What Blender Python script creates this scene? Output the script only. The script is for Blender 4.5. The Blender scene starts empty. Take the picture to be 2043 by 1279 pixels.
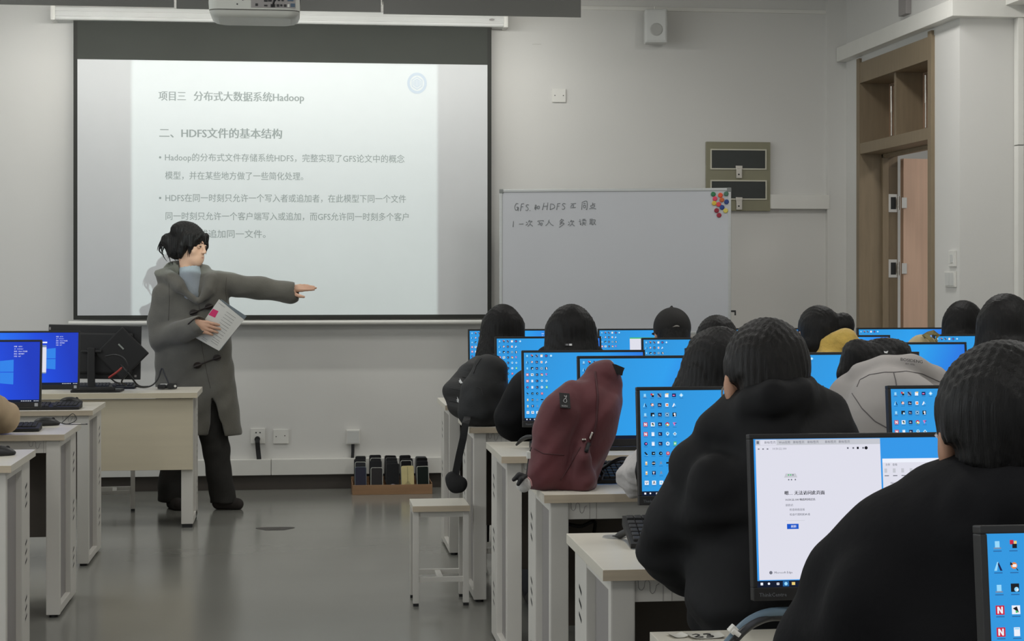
import bpy, bmesh, math, random
import numpy as np
from mathutils import Vector, Matrix

# ------------------------------------------------------------------ camera, world, lamps
SC = bpy.context.scene
COL = SC.collection
F, CX, YH, HC = 3500.0, 1021.5, 548.0, 1.40
TH = math.atan(415.5 / F)
S_, C_ = math.sin(TH), math.cos(TH)
cam_d = bpy.data.cameras.new('camera')
cam = bpy.data.objects.new('camera', cam_d)
COL.objects.link(cam)
cam.location = (0, 0, HC)
cam.rotation_euler = (math.pi / 2, 0, -TH)
cam_d.sensor_fit = 'HORIZONTAL'
cam_d.sensor_width = 36.0
cam_d.lens = F / 2043.0 * 36.0
cam_d.shift_y = -(639.5 - YH) / 2043.0
cam_d.clip_start = 0.05
SC.camera = cam
SC.view_settings.view_transform = 'Standard'
SC.view_settings.look = 'None'
SC.view_settings.exposure = 0.0
SC.view_settings.gamma = 1.0
SC.view_settings.use_curve_mapping = False

world = bpy.data.worlds.new('world')
SC.world = world
world.use_nodes = True
world.node_tree.nodes['Background'].inputs[0].default_value = (0.93, 0.97, 1.0, 1)
world.node_tree.nodes['Background'].inputs[1].default_value = 0.6

def area(name, loc, rot, sx, sy, power, color=(1, 1, 1)):
    l = bpy.data.lights.new(name, 'AREA')
    l.shape = 'RECTANGLE'; l.size = sx; l.size_y = sy
    l.energy = power; l.color = color
    o = bpy.data.objects.new(name, l)
    COL.objects.link(o)
    o.location = loc; o.rotation_euler = rot
    return o

CEIL = 3.42
# daylight through the windows of the left wall (the lights sit in the window openings)
for wy in (2.6, 5.6, 8.6):
    area('window_daylight', (-4.28, wy, 1.85), (0, -math.pi / 2, 0), 1.5, 2.0, 27, (0.90, 0.96, 1.0))
# ceiling luminaires over the seats, unseen, added to fill the room with light
for lx in (-2.4, 0.4, 2.9):
    for ly in (1.2, 5.0, 8.8):
        area('ceiling_fill_light', (lx, ly, CEIL - 0.09), (0, 0, 0), 0.28, 1.15, 19 if lx > 2 else 14, (1.0, 0.985, 0.96))
# the two strip lights above the board: they hang from the ceiling, their backs to the class
for bx_ in (-1.37, -0.15, 1.06):
    area('board_lamp_light', (bx_, 10.73, 3.03), (math.radians(38), 0, 0), 1.1, 0.07, 6.5, (1.0, 0.99, 0.94))
# projector beam: a lamp with a rectangular slide mask
PJ = Vector((-0.195, 7.32, 2.47))
SCR_Y = 11.44
sl = bpy.data.lights.new('projector_beam', 'SPOT')
sl.energy = 245.0; sl.spot_size = math.radians(75); sl.spot_blend = 0.0; sl.shadow_soft_size = 0.012
sl.color = (0.84, 1.0, 0.95)
slo = bpy.data.objects.new('projector_beam', sl)
COL.objects.link(slo)
slo.location = PJ; slo.rotation_euler = (math.pi / 2, 0, 0)
sl.use_nodes = True
nt = sl.node_tree
em = nt.nodes['Emission']
tc = nt.nodes.new('ShaderNodeTexCoord')
sp = nt.nodes.new('ShaderNodeSeparateXYZ')
nt.links.new(tc.outputs['Normal'], sp.inputs[0])
def _m(op, a, b):
    n = nt.nodes.new('ShaderNodeMath'); n.operation = op
    for i, v in enumerate((a, b)):
        if isinstance(v, (int, float)): n.inputs[i].default_value = v
        else: nt.links.new(v, n.inputs[i])
    return n.outputs[0]
_nz = _m('ABSOLUTE', sp.outputs[2], 0)
_tx = _m('DIVIDE', sp.outputs[0], _nz)
_ty = _m('DIVIDE', sp.outputs[1], _nz)
_dy = SCR_Y - PJ.y
_mask = _m('MULTIPLY',
           _m('MULTIPLY', _m('GREATER_THAN', _tx, (-1.094 - PJ.x) / _dy), _m('LESS_THAN', _tx, (0.866 - PJ.x) / _dy)),
           _m('MULTIPLY', _m('GREATER_THAN', _ty, (1.135 - PJ.z) / _dy), _m('LESS_THAN', _ty, (2.775 - PJ.z) / _dy)))
# a projector lights its rectangle evenly
_r2 = _m('ADD', _m('ADD', _m('MULTIPLY', _tx, _tx), _m('MULTIPLY', _ty, _ty)), 1.0)
_mask = _m('MULTIPLY', _mask, _m('POWER', _r2, 1.5))
nt.links.new(_mask, em.inputs['Strength'])

# ------------------------------------------------------------------ helpers
R = random.Random(7)
def P(px, py, d=None, Y=None, X=None, Z=None):
    """the point seen at a photo pixel, at camera depth d or on a plane of the room"""
    u = (px - CX) / F; v = (YH - py) / F
    rx, ry, rz = S_ + u * C_, C_ - u * S_, v
    if d is None:
        if Y is not None: d = Y / ry
        elif X is not None: d = X / rx
        else: d = (Z - HC) / rz
    return Vector((d * rx, d * ry, HC + d * rz))

def lin(c):
    c = c / 255.0
    return c / 12.92 if c <= 0.04045 else ((c + 0.055) / 1.055) ** 2.4
def rgb(r, g, b): return (lin(r), lin(g), lin(b), 1.0)

MATS = {}
def mat(name, col, rough=0.6, metal=0.0, noise=0.06, scale=8.0, bump=0.0, bscale=60.0, stretch=(1, 1, 1), spec=0.5, sheen=0.0, coat=0.0):
    if name in MATS: return MATS[name]
    m = bpy.data.materials.new(name); m.use_nodes = True
    t = m.node_tree; b = t.nodes['Principled BSDF']
    b.inputs['Roughness'].default_value = rough
    b.inputs['Metallic'].default_value = metal
    b.inputs['Specular IOR Level'].default_value = spec
    if sheen: b.inputs['Sheen Weight'].default_value = sheen
    if coat:
        b.inputs['Coat Weight'].default_value = coat; b.inputs['Coat Roughness'].default_value = 0.25
    co = t.nodes.new('ShaderNodeTexCoord')
    mp = t.nodes.new('ShaderNodeMapping'); mp.inputs['Scale'].default_value = stretch
    t.links.new(co.outputs['Object'], mp.inputs[0])
    n = t.nodes.new('ShaderNodeTexNoise'); n.inputs['Scale'].default_value = scale; n.inputs['Detail'].default_value = 4
    t.links.new(mp.outputs[0], n.inputs['Vector'])
    r = t.nodes.new('ShaderNodeValToRGB')
    e = r.color_ramp.elements
    e[0].position = 0.25; e[1].position = 0.75
    e[0].color = tuple(max(0, c * (1 - noise)) for c in col[:3]) + (1,)
    e[1].color = tuple(min(1, c * (1 + noise)) for c in col[:3]) + (1,)
    t.links.new(n.outputs['Fac'], r.inputs[0]); t.links.new(r.outputs[0], b.inputs['Base Color'])
    if bump:
        n2 = t.nodes.new('ShaderNodeTexNoise'); n2.inputs['Scale'].default_value = bscale; n2.inputs['Detail'].default_value = 3
        t.links.new(mp.outputs[0], n2.inputs['Vector'])
        bp = t.nodes.new('ShaderNodeBump'); bp.inputs['Strength'].default_value = bump; bp.inputs['Distance'].default_value = 0.01
        t.links.new(n2.outputs['Fac'], bp.inputs['Height']); t.links.new(bp.outputs[0], b.inputs['Normal'])
    MATS[name] = m
    return m

def emit(name, col, strength=1.0):
    if name in MATS: return MATS[name]
    m = bpy.data.materials.new(name); m.use_nodes = True
    t = m.node_tree
    b = t.nodes['Principled BSDF']
    b.inputs['Base Color'].default_value = (0.01, 0.01, 0.01, 1)
    b.inputs['Roughness'].default_value = 0.35
    b.inputs['Specular IOR Level'].default_value = 0.15
    b.inputs['Emission Color'].default_value = col
    b.inputs['Emission Strength'].default_value = strength
    MATS[name] = m
    return m

def wall_paper(name, stops, tilt=0.0):
    """lit screen wallpaper: colours from the left to the right edge of the screen (local x of the screen, 0..1)"""
    m = emit(name, (1, 1, 1, 1)); t = m.node_tree; b = t.nodes['Principled BSDF']
    co = t.nodes.new('ShaderNodeTexCoord'); sx = t.nodes.new('ShaderNodeSeparateXYZ')
    t.links.new(co.outputs['Generated'], sx.inputs[0])
    ma = t.nodes.new('ShaderNodeMath'); ma.operation = 'MULTIPLY_ADD'
    t.links.new(sx.outputs[2], ma.inputs[0]); ma.inputs[1].default_value = tilt; t.links.new(sx.outputs[0], ma.inputs[2])
    r = t.nodes.new('ShaderNodeValToRGB'); el = r.color_ramp.elements
    el[0].position, el[0].color = stops[0][0], rgb(*stops[0][1])
    el[1].position, el[1].color = stops[-1][0], rgb(*stops[-1][1])
    for p_, c_ in stops[1:-1]:
        q = el.new(p_); q.color = rgb(*c_)
    t.links.new(ma.outputs[0], r.inputs[0]); t.links.new(r.outputs[0], b.inputs['Emission Color'])
    return m

class MB:
    """collects simple shapes and links them as ONE mesh object"""
    def __init__(self):
        self.v = []; self.f = []; self.m = []; self.s = []
    def add(self, vs, fs, mi=0, smooth=False, M=None):
        o = len(self.v)
        for p in vs:
            p = Vector(p)
            self.v.append(tuple(M @ p) if M is not None else tuple(p))
        for q in fs:
            self.f.append([i + o for i in q]); self.m.append(mi); self.s.append(smooth)
        return self
    def bm(self, bm, mi=0, smooth=False, M=None):
        bm.verts.index_update()
        self.add([v.co.copy() for v in bm.verts], [[v.index for v in f.verts] for f in bm.faces], mi, smooth, M)
        bm.free(); return self
    def box(self, a, b, mi=0, bev=0.0, M=None, seg=2):
        a = Vector(a); b = Vector(b)
        bm = bmesh.new(); bmesh.ops.create_cube(bm, size=1.0)
        c = (a + b) / 2; s = b - a
        for v in bm.verts: v.co = Vector((v.co.x * s.x, v.co.y * s.y, v.co.z * s.z)) + c
        if bev > 0:
            bev = min(bev, 0.49 * min(abs(s.x), abs(s.y), abs(s.z)))
            bmesh.ops.bevel(bm, geom=list(bm.edges), offset=bev, segments=seg, affect='EDGES', profile=0.7)
        return self.bm(bm, mi, False, M)
    def quad(self, a, b, c, d, mi=0, M=None): return self.add([a, b, c, d], [[0, 1, 2, 3]], mi, False, M)
    def cyl(self, a, b, r0, r1=None, mi=0, n=20, caps=True, M=None):
        a = Vector(a); b = Vector(b); r1 = r0 if r1 is None else r1
        z = (b - a).normalized(); x = z.orthogonal().normalized(); y = z.cross(x)
        vs = []
        for c, r in ((a, r0), (b, r1)):
            for i in range(n):
                t = 2 * math.pi * i / n
                vs.append(c + x * r * math.cos(t) + y * r * math.sin(t))
        self.add(vs, [[i, (i + 1) % n, n + (i + 1) % n, n + i] for i in range(n)], mi, True, M)
        if caps:
            self.add(vs[:n], [list(range(n))[::-1]], mi, False, M); self.add(vs[n:], [list(range(n))], mi, False, M)
        return self
    def tube(self, pts, r, mi=0, n=8, sub=4, M=None):
        """smooth tube through points; r is a number or a list of radii"""
        pts = [Vector(p) for p in pts]
        rs = r if isinstance(r, (list, tuple)) else [r] * len(pts)
        Q = []; RR = []
        for i in range(len(pts) - 1):
            p0 = pts[max(i - 1, 0)]; p1 = pts[i]; p2 = pts[i + 1]; p3 = pts[min(i + 2, len(pts) - 1)]
            for k in range(sub):
                t = k / sub
                Q.append(0.5 * ((2 * p1) + (p2 - p0) * t + (2 * p0 - 5 * p1 + 4 * p2 - p3) * t * t + (3 * p1 - p0 - 3 * p2 + p3) * t ** 3))
                RR.append(rs[i] * (1 - t) + rs[i + 1] * t)
        Q.append(pts[-1]); RR.append(rs[-1])
        vs = []; fr = None
        for i, q in enumerate(Q):
            d = (Q[min(i + 1, len(Q) - 1)] - Q[max(i - 1, 0)])
            d = d.normalized() if d.length > 1e-9 else Vector((0, 0, 1))
            if fr is None: fr = d.orthogonal().normalized()
            fr = (fr - d * fr.dot(d))
            fr = fr.normalized() if fr.length > 1e-6 else d.orthogonal().normalized()
            g = d.cross(fr)
            for k in range(n):
                t = 2 * math.pi * k / n
                vs.append(q + (fr * math.cos(t) + g * math.sin(t)) * RR[i])
        fs = [[i * n + k, i * n + (k + 1) % n, (i + 1) * n + (k + 1) % n, (i + 1) * n + k] for i in range(len(Q) - 1) for k in range(n)]
        fs.append(list(range(n))[::-1]); fs.append([(len(Q) - 1) * n + k for k in range(n)])
        return self.add(vs, fs, mi, True, M)
    def strip(self, pts, w, th, up, mi=0, M=None):
        """flat ribbon (strap) of width w, thickness th, along points; up = direction of its width"""
        pts = [Vector(p) for p in pts]; up = Vector(up).normalized()
        vs = []; n = len(pts)
        for i, p in enumerate(pts):
            d = (pts[min(i + 1, n - 1)] - pts[max(i - 1, 0)]).normalized()
            s = (up - d * up.dot(d)).normalized(); t = d.cross(s)
            for a, b in ((-1, -1), (1, -1), (1, 1), (-1, 1)): vs.append(p + s * (a * w / 2) + t * (b * th / 2))
        fs = [[i * 4 + k, i * 4 + (k + 1) % 4, i * 4 + 4 + (k + 1) % 4, i * 4 + 4 + k] for i in range(n - 1) for k in range(4)]
        fs += [[3, 2, 1, 0], [(n - 1) * 4 + k for k in range(4)]]
        return self.add(vs, fs, mi, False, M)
    def prism(self, poly, h, mi=0, M=None, smooth=False):
        """polygon in local xy pushed along z by h"""
        n = len(poly)
        vs = [(p[0], p[1], 0) for p in poly] + [(p[0], p[1], h) for p in poly]
        return self.add(vs, [list(range(n))[::-1], list(range(n, 2 * n))] + [[i, (i + 1) % n, n + (i + 1) % n, n + i] for i in range(n)], mi, smooth, M)
    def text(self, body, size, M, mi=0, bold=0.0, align='LEFT', shear=0.0, res=2, space=1.0):
        cu = bpy.data.curves.new('t', 'FONT'); cu.body = body; cu.size = size; cu.resolution_u = res
        cu.align_x = align; cu.shear = shear; cu.space_character = space
        ob = bpy.data.objects.new('t', cu); COL.objects.link(ob)
        dg = bpy.context.evaluated_depsgraph_get()
        me = bpy.data.meshes.new_from_object(ob.evaluated_get(dg))
        for dx in ((-bold * .6, bold * .6) if bold else (0,)):
            self.add([v.co + Vector((dx, 0, min(.00015, size * .01) if dx > 0 else 0)) for v in me.vertices], [list(p.vertices) for p in me.polygons], mi, False, M)
        bpy.data.objects.remove(ob); bpy.data.meshes.remove(me); bpy.data.curves.remove(cu)
        return self
    def mesh(self, name, mats):
        me = bpy.data.meshes.new(name)
        me.from_pydata(self.v, [], self.f)
        for m in (mats if isinstance(mats, (list, tuple)) else [mats]): me.materials.append(m)
        me.polygons.foreach_set('material_index', self.m)
        me.polygons.foreach_set('use_smooth', self.s)
        me.update()
        return me
    def build(self, name, mats, parent=None, loc=None):
        return obj(name, self.mesh(name, mats), parent, loc)

def obj(name, me, parent=None, loc=None):
    o = bpy.data.objects.new(name, me); COL.objects.link(o)
    if parent is not None: o.parent = parent
    if loc is not None: o.location = loc
    return o
def tag(o, label, cat, group=None, kind=None):
    o['label'] = label; o['category'] = cat
    if group: o['group'] = group
    if kind: o['kind'] = kind
    return o
def struct(o):
    o['kind'] = 'structure'; return o
def thing(name, label, cat, loc=(0, 0, 0), rotz=0.0, group=None):
    o = bpy.data.objects.new(name, None); COL.objects.link(o)
    o.empty_display_size = 0.1
    o.location = loc; o.rotation_euler = (0, 0, rotz)
    return tag(o, label, cat, group)
def dup(root, loc, rotz, label, group=None):
    r = root.copy(); COL.objects.link(r); r.location = loc; r.rotation_euler = (0, 0, rotz); r['label'] = label
    if group: r['group'] = group
    for ch in list(root.children):
        c = ch.copy(); COL.objects.link(c); c.parent = r
        for g in list(ch.children):
            d = g.copy(); COL.objects.link(d); d.parent = c
    return r

# ------------------------------------------------------------------ smooth solids (distance fields meshed with surface nets)
def cone_d(X, Y, Z, a, b, ra, rb, flat):
    px, py, pz = X - a[0], Y - a[1], Z - a[2]
    ba = b - a
    if flat is not None:
        fa = np.array(flat[0], float); fa /= np.linalg.norm(fa); s = 1.0 / flat[1] - 1.0
        dp = px * fa[0] + py * fa[1] + pz * fa[2]
        px, py, pz = px + dp * fa[0] * s, py + dp * fa[1] * s, pz + dp * fa[2] * s
        ba = ba + fa * (ba @ fa) * s
    L = max(ba @ ba, 1e-12)
    t = np.clip((px * ba[0] + py * ba[1] + pz * ba[2]) / L, 0, 1)
    D = np.sqrt((px - t * ba[0]) ** 2 + (py - t * ba[1]) ** 2 + (pz - t * ba[2]) ** 2) - (ra + (rb - ra) * t)
    if flat is not None: D = D * min(max(flat[1], 0.55), 1.0)
    return D
class SDF:
    def __init__(self): self.p = []; self.floor = None
    def cone(self, a, b, ra, rb=None, k=0.02, flat=None, op='+'):
        """round cone a->b; flat=(axis, factor): squashed along axis by factor (<1 thinner)"""
        rb = ra if rb is None else rb
        self.p.append(('c', np.array(a, float), np.array(b, float), ra, rb, k, flat, op)); return self
    def chain(self, pts, rs, k=0.02, flat=None, op='+'):
        self.p.append(('h', [np.array(q, float) for q in pts], list(rs), k, flat, op)); return self
    def ell(self, c, r, k=0.02, rot=None, op='+'):
        """ellipsoid; rot = 3x3 whose columns are its axes"""
        self.p.append(('e', np.array(c, float), np.array(r, float), k, np.array(rot, float) if rot is not None else np.eye(3), op)); return self
    def box(self, c, h, rnd=0.01, k=0.01, rot=None, op='+'):
        self.p.append(('b', np.array(c, float), np.array(h, float), rnd, k, np.array(rot, float) if rot is not None else np.eye(3), op)); return self
    def mesh(self, res, disp=None, pad=0.02, only_add_bounds=True):
        lo = np.full(3, 1e9); hi = -lo
        bb = []
        for q in self.p:
            if q[0] == 'h':
                st = max(1.02, q[4][1]) if q[4] is not None else 1.02; l = np.min([p - r * st for p, r in zip(q[1], q[2])], 0); h = np.max([p + r * st for p, r in zip(q[1], q[2])], 0); k = q[3]; op = q[5]
            elif q[0] == 'c':
                r = max(q[3], q[4]) * 1.02
                l = np.minimum(q[1], q[2]) - r; h = np.maximum(q[1], q[2]) + r; k = q[5]; op = q[7]
            elif q[0] == 'e':
                e = np.abs(q[4]) @ q[2]; l = q[1] - e; h = q[1] + e; k = q[3]; op = q[5]
            else:
                e = np.abs(q[5]) @ (q[2] + 0.0); l = q[1] - e; h = q[1] + e; k = q[4]; op = q[6]
            m = k + 3.5 * res
            bb.append((l - m, h + m))
            if op == '+': lo = np.minimum(lo, l); hi = np.maximum(hi, h)
        lo = lo - pad - 2 * res; hi = hi + pad + 2 * res
        n = np.ceil((hi - lo) / res).astype(int) + 1
        ax = [lo[i] + res * np.arange(n[i]) for i in range(3)]
        G = np.full(n, 0.5, np.float32)
        for q, (l, h) in zip(self.p, bb):
            i0 = np.clip(np.floor((l - lo) / res).astype(int), 0, n); i1 = np.clip(np.ceil((h - lo) / res).astype(int) + 1, 0, n)
            if np.any(i1 <= i0): continue
            X, Y, Z = np.meshgrid(*[ax[i][i0[i]:i1[i]].astype(np.float32) for i in range(3)], indexing='ij', sparse=True)
            if q[0] == 'h':
                D = None; k, flat, op = q[3:]
                for i in range(len(q[1]) - 1):
                    e = cone_d(X, Y, Z, q[1][i], q[1][i + 1], q[2][i], q[2][i + 1], flat)
                    if D is None: D = e
                    else:
                        kk = 0.35 * min(q[2]); hh = np.maximum(kk - np.abs(D - e), 0) / kk
                        D = np.minimum(D, e) - hh * hh * kk * 0.06
            elif q[0] == 'c':
                a, b, ra, rb, k, flat, op = q[1:]
                D = cone_d(X, Y, Z, a, b, ra, rb, flat)
            elif q[0] == 'e':
                c, r, k, rot, op = q[1:]
                px, py, pz = X - c[0], Y - c[1], Z - c[2]
                U = [(px * rot[0, i] + py * rot[1, i] + pz * rot[2, i]) / r[i] for i in range(3)]
                k0 = np.sqrt(U[0] ** 2 + U[1] ** 2 + U[2] ** 2)
                k1 = np.sqrt((U[0] / r[0]) ** 2 + (U[1] / r[1]) ** 2 + (U[2] / r[2]) ** 2)
                D = k0 * (k0 - 1.0) / np.maximum(k1, 1e-6)
                D = np.where(k0 < 1e-3, -min(r), D)
            else:
                c, h_, rnd, k, rot, op = q[1:]
                px, py, pz = X - c[0], Y - c[1], Z - c[2]
                U = [np.abs(px * rot[0, i] + py * rot[1, i] + pz * rot[2, i]) - (h_[i] - rnd) for i in range(3)]
                D = np.sqrt(np.maximum(U[0], 0) ** 2 + np.maximum(U[1], 0) ** 2 + np.maximum(U[2], 0) ** 2) + np.minimum(np.maximum(U[0], np.maximum(U[1], U[2])), 0) - rnd
            sl_ = tuple(slice(i0[i], i1[i]) for i in range(3))
            g = G[sl_]
            if op == '+':
                if k > 0:
                    hh = np.maximum(k - np.abs(g - D), 0) / k
                    G[sl_] = np.minimum(g, D) - hh * hh * k * 0.25
                else: G[sl_] = np.minimum(g, D)
            else:
                D = -D
                if k > 0:
                    hh = np.maximum(k - np.abs(g - D), 0) / k
                    G[sl_] = np.maximum(g, D) + hh * hh * k * 0.25
                else: G[sl_] = np.maximum(g, D)
        if disp is not None:
            near = np.nonzero(np.abs(G) < 6 * res + 0.03)
            pts = [ax[i][near[i]] for i in range(3)]
            G[near] += disp(*pts).astype(np.float32)
        if self.floor is not None:                      # flat underside: (height, only beyond this x)
            zf, xf = self.floor
            cutz = (zf - ax[2])[None, None, :]
            if xf is None: G = np.maximum(G, cutz.astype(np.float32))
            else: G = np.maximum(G, np.minimum(cutz, (ax[0] - xf)[:, None, None]).astype(np.float32))
        G[0], G[-1] = 0.5, 0.5; G[:, 0], G[:, -1] = 0.5, 0.5; G[:, :, 0], G[:, :, -1] = 0.5, 0.5
        return nets(G, lo, res)

def nets(G, lo, res):
    ins = G < 0
    n = np.array(G.shape)
    cnt = np.zeros(n - 1, np.int8)
    for a in (0, 1):
        for b in (0, 1):
            for c in (0, 1):
                cnt += ins[a:n[0] - 1 + a, b:n[1] - 1 + b, c:n[2] - 1 + c]
    I, J, K = np.nonzero((cnt > 0) & (cnt < 8))
    idx = np.full(n - 1, -1, np.int32); idx[I, J, K] = np.arange(len(I))
    acc = np.zeros((len(I), 3)); num = np.zeros(len(I))
    cr = [(a, b, c) for a in (0, 1) for b in (0, 1) for c in (0, 1)]
    val = {c: G[I + c[0], J + c[1], K + c[2]].astype(float) for c in cr}
    for c0 in cr:
        for axn in range(3):
            if c0[axn] == 0:
                c1 = list(c0); c1[axn] = 1; c1 = tuple(c1)
                v0, v1 = val[c0], val[c1]
                m = (v0 < 0) != (v1 < 0)
                t = np.where(m, v0 / np.where(m, v0 - v1, 1), 0)
                pt = np.tile(np.array(c0, float), (len(I), 1)); pt[:, axn] += t
                acc[m] += pt[m]; num[m] += 1
    V = np.stack([I, J, K], 1) + acc / num[:, None]
    V = V * res + lo
    faces = []
    for axn in range(3):
        o1, o2 = [(1, 2), (2, 0), (0, 1)][axn]
        s0 = [slice(1, -1)] * 3; s1 = [slice(1, -1)] * 3
        s0[axn] = slice(0, -1); s1[axn] = slice(1, None)
        a = ins[tuple(s0)]; b = ins[tuple(s1)]
        q = np.nonzero(a != b)
        base = np.stack(q, 1)
        for t in range(3):
            if t != axn: base[:, t] += 1
        flip = a[q]
        def cell(d1, d2):
            e = base.copy(); e[:, o1] -= d1; e[:, o2] -= d2
            return idx[e[:, 0], e[:, 1], e[:, 2]]
        Q = np.stack([cell(1, 1), cell(0, 1), cell(0, 0), cell(1, 0)], 1)
        Q[~flip] = Q[~flip][:, ::-1]
        faces.append(Q)
    Fq = np.concatenate(faces)
    Fq = Fq[(Fq >= 0).all(1)]
    return V, Fq

def solid(name, sdf, res, mats, parent=None, disp=None, loc=None, extra=None):
    """mesh of a field as one object; extra = an MB whose shapes join the same mesh"""
    V, Q = sdf.mesh(res, disp)
    me = bpy.data.meshes.new(name)
    if extra is None:
        me.vertices.add(len(V)); me.vertices.foreach_set('co', V.astype(np.float32).ravel())
        me.loops.add(len(Q) * 4); me.loops.foreach_set('vertex_index', Q.astype(np.int32).ravel())
        me.polygons.add(len(Q)); me.polygons.foreach_set('loop_start', np.arange(0, len(Q) * 4, 4, dtype=np.int32))
        me.polygons.foreach_set('loop_total', np.full(len(Q), 4, np.int32))
        me.update(calc_edges=True); me.validate()
        me.polygons.foreach_set('use_smooth', np.ones(len(me.polygons), bool))
    else:
        nv = len(V)
        me.from_pydata([tuple(v) for v in V] + extra.v, [], [list(map(int, q)) for q in Q] + [[i + nv for i in f] for f in extra.f])
        me.polygons.foreach_set('material_index', [0] * len(Q) + extra.m)
        me.polygons.foreach_set('use_smooth', [True] * len(Q) + extra.s)
        me.update()
    for m in (mats if isinstance(mats, (list, tuple)) else [mats]): me.materials.append(m)
    return obj(name, me, parent, loc)

def waves(*terms):
    """displacement made of sines: (amplitude, (fx, fy, fz), phase)"""
    def f(x, y, z):
        s = 0
        for a, k, ph in terms:
            s = s + a * np.sin(k[0] * x + k[1] * y + k[2] * z + ph + 0.9 * np.sin(0.37 * k[1] * x + 0.41 * k[2] * y + 0.31 * k[0] * z + 2 * ph))
        return s
    return f
def strands(*terms):
    """fine grooves for hair: sines that hardly change along z"""
    def f(x, y, z):
        s = 0
        for a, kx, ky, kz, ph in terms: s = s + a * np.sin(kx * x + ky * y + kz * z + ph + 1.3 * np.sin(9 * x + 7 * y + 11 * z + ph))
        return s
    return f
CLOTH = waves((0.0035, (18, 9, 31), 0.3), (0.003, (-27, 14, 22), 1.7), (0.0018, (45, 30, -52), 0.8))
# ------------------------------------------------------------------ materials
M_WALL = mat('wall_paint', rgb(213, 212, 208), 0.75, noise=0.02, scale=1.5, bump=0.03, bscale=120)
M_CEIL = mat('ceiling_paint', rgb(215, 214, 208), 0.85, noise=0.02)
M_PVC = mat('white_pvc', rgb(222, 221, 215), 0.45, noise=0.02)
M_PVC2 = mat('cool_white_plastic', rgb(205, 206, 203), 0.4, noise=0.02)
M_GAP = mat('dark_gap', rgb(30, 30, 30), 0.8)
M_SKIRT = mat('dark_skirting', rgb(74, 68, 62), 0.45, noise=0.08, scale=3)
M_WOOD = mat('door_wood', rgb(160, 130, 107), 0.5, noise=0.13, scale=5, stretch=(9, 9, 0.7), bump=0.05, bscale=8)
M_WOODL = mat('door_leaf_wood', rgb(203, 172, 150), 0.5, noise=0.08, scale=4, stretch=(8, 8, 0.5))
M_FRAMEW = mat('door_frame_wood', rgb(134, 119, 96), 0.5, noise=0.1, scale=5, stretch=(9, 9, 0.8))
M_STEEL = mat('satin_steel', rgb(200, 196, 188), 0.3, 1.0, noise=0.05)
M_DKSTEEL = mat('dark_steel', rgb(60, 60, 60), 0.4, 0.8)
M_BLACK = mat('black_plastic', rgb(30, 30, 31), 0.45, noise=0.1)
M_BLACK2 = mat('soft_black_plastic', rgb(22, 22, 23), 0.6, noise=0.1)
M_KEYS = mat('black_keycaps', rgb(40, 40, 42), 0.5, noise=0.1)
M_DESK = mat('desk_laminate', rgb(214, 209, 196), 0.38, noise=0.025, scale=3, stretch=(1, 6, 1))
M_EDGE = mat('desk_edge_band', rgb(196, 182, 160), 0.5, noise=0.09, scale=6, stretch=(1, 1, 14))
M_FRAME = mat('white_powder_coat', rgb(212, 209, 202), 0.42, noise=0.02, bump=0.02, bscale=300)
M_INSET = mat('grey_panel', rgb(150, 146, 144), 0.5, noise=0.03)
M_MODEST = mat('dark_modesty_panel', rgb(112, 104, 95), 0.6, noise=0.06)
M_GREY = mat('grey_lamp_housing', rgb(118, 118, 114), 0.5, noise=0.03, scale=2, stretch=(0.4, 1, 1))
M_SCREENW = mat('matte_white_screen', rgb(205, 207, 208), 0.85, noise=0.01)
M_SCREENB = mat('black_screen_border', rgb(56, 59, 54), 0.75, noise=0.06, scale=4)
M_SCREENB2 = mat('black_screen_edge', rgb(44, 45, 41), 0.75, noise=0.06, scale=4)
M_SLIDETXT = mat('projected_lettering', rgb(142, 148, 147), 0.85, noise=0.02)
M_SLIDELOGO = mat('projected_emblem', rgb(184, 192, 203), 0.85, noise=0.02)
M_RED = mat('red_cable', rgb(150, 45, 40), 0.5)

# floor: glossy grey vinyl sheet
def floor_mat():
    m = mat('grey_vinyl_floor', rgb(130, 130, 124), 0.27, noise=0.03, scale=1.2, spec=0.45)
    t = m.node_tree; b = t.nodes['Principled BSDF']
    co = t.nodes.new('ShaderNodeTexCoord')
    n = t.nodes.new('ShaderNodeTexNoise'); n.inputs['Scale'].default_value = 3.0; n.inputs['Detail'].default_value = 5
    mp = t.nodes.new('ShaderNodeMapping'); mp.inputs['Scale'].default_value = (0.5, 1.6, 1)
    t.links.new(co.outputs['Object'], mp.inputs[0]); t.links.new(mp.outputs[0], n.inputs[0])
    mr = t.nodes.new('ShaderNodeMapRange'); mr.inputs['To Min'].default_value = 0.14; mr.inputs['To Max'].default_value = 0.20
    t.links.new(n.outputs['Fac'], mr.inputs[0]); t.links.new(mr.outputs[0], b.inputs['Roughness'])
    n2 = t.nodes.new('ShaderNodeTexNoise'); n2.inputs['Scale'].default_value = 14; mp2 = t.nodes.new('ShaderNodeMapping'); mp2.inputs['Scale'].default_value = (1, 2.5, 1)
    t.links.new(co.outputs['Object'], mp2.inputs[0]); t.links.new(mp2.outputs[0], n2.inputs[0])
    bp = t.nodes.new('ShaderNodeBump'); bp.inputs['Strength'].default_value = 0.012; bp.inputs['Distance'].default_value = 0.004
    t.links.new(n2.outputs['Fac'], bp.inputs['Height']); t.links.new(bp.outputs[0], b.inputs['Normal'])
    return m
M_FLOOR = floor_mat()

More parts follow.
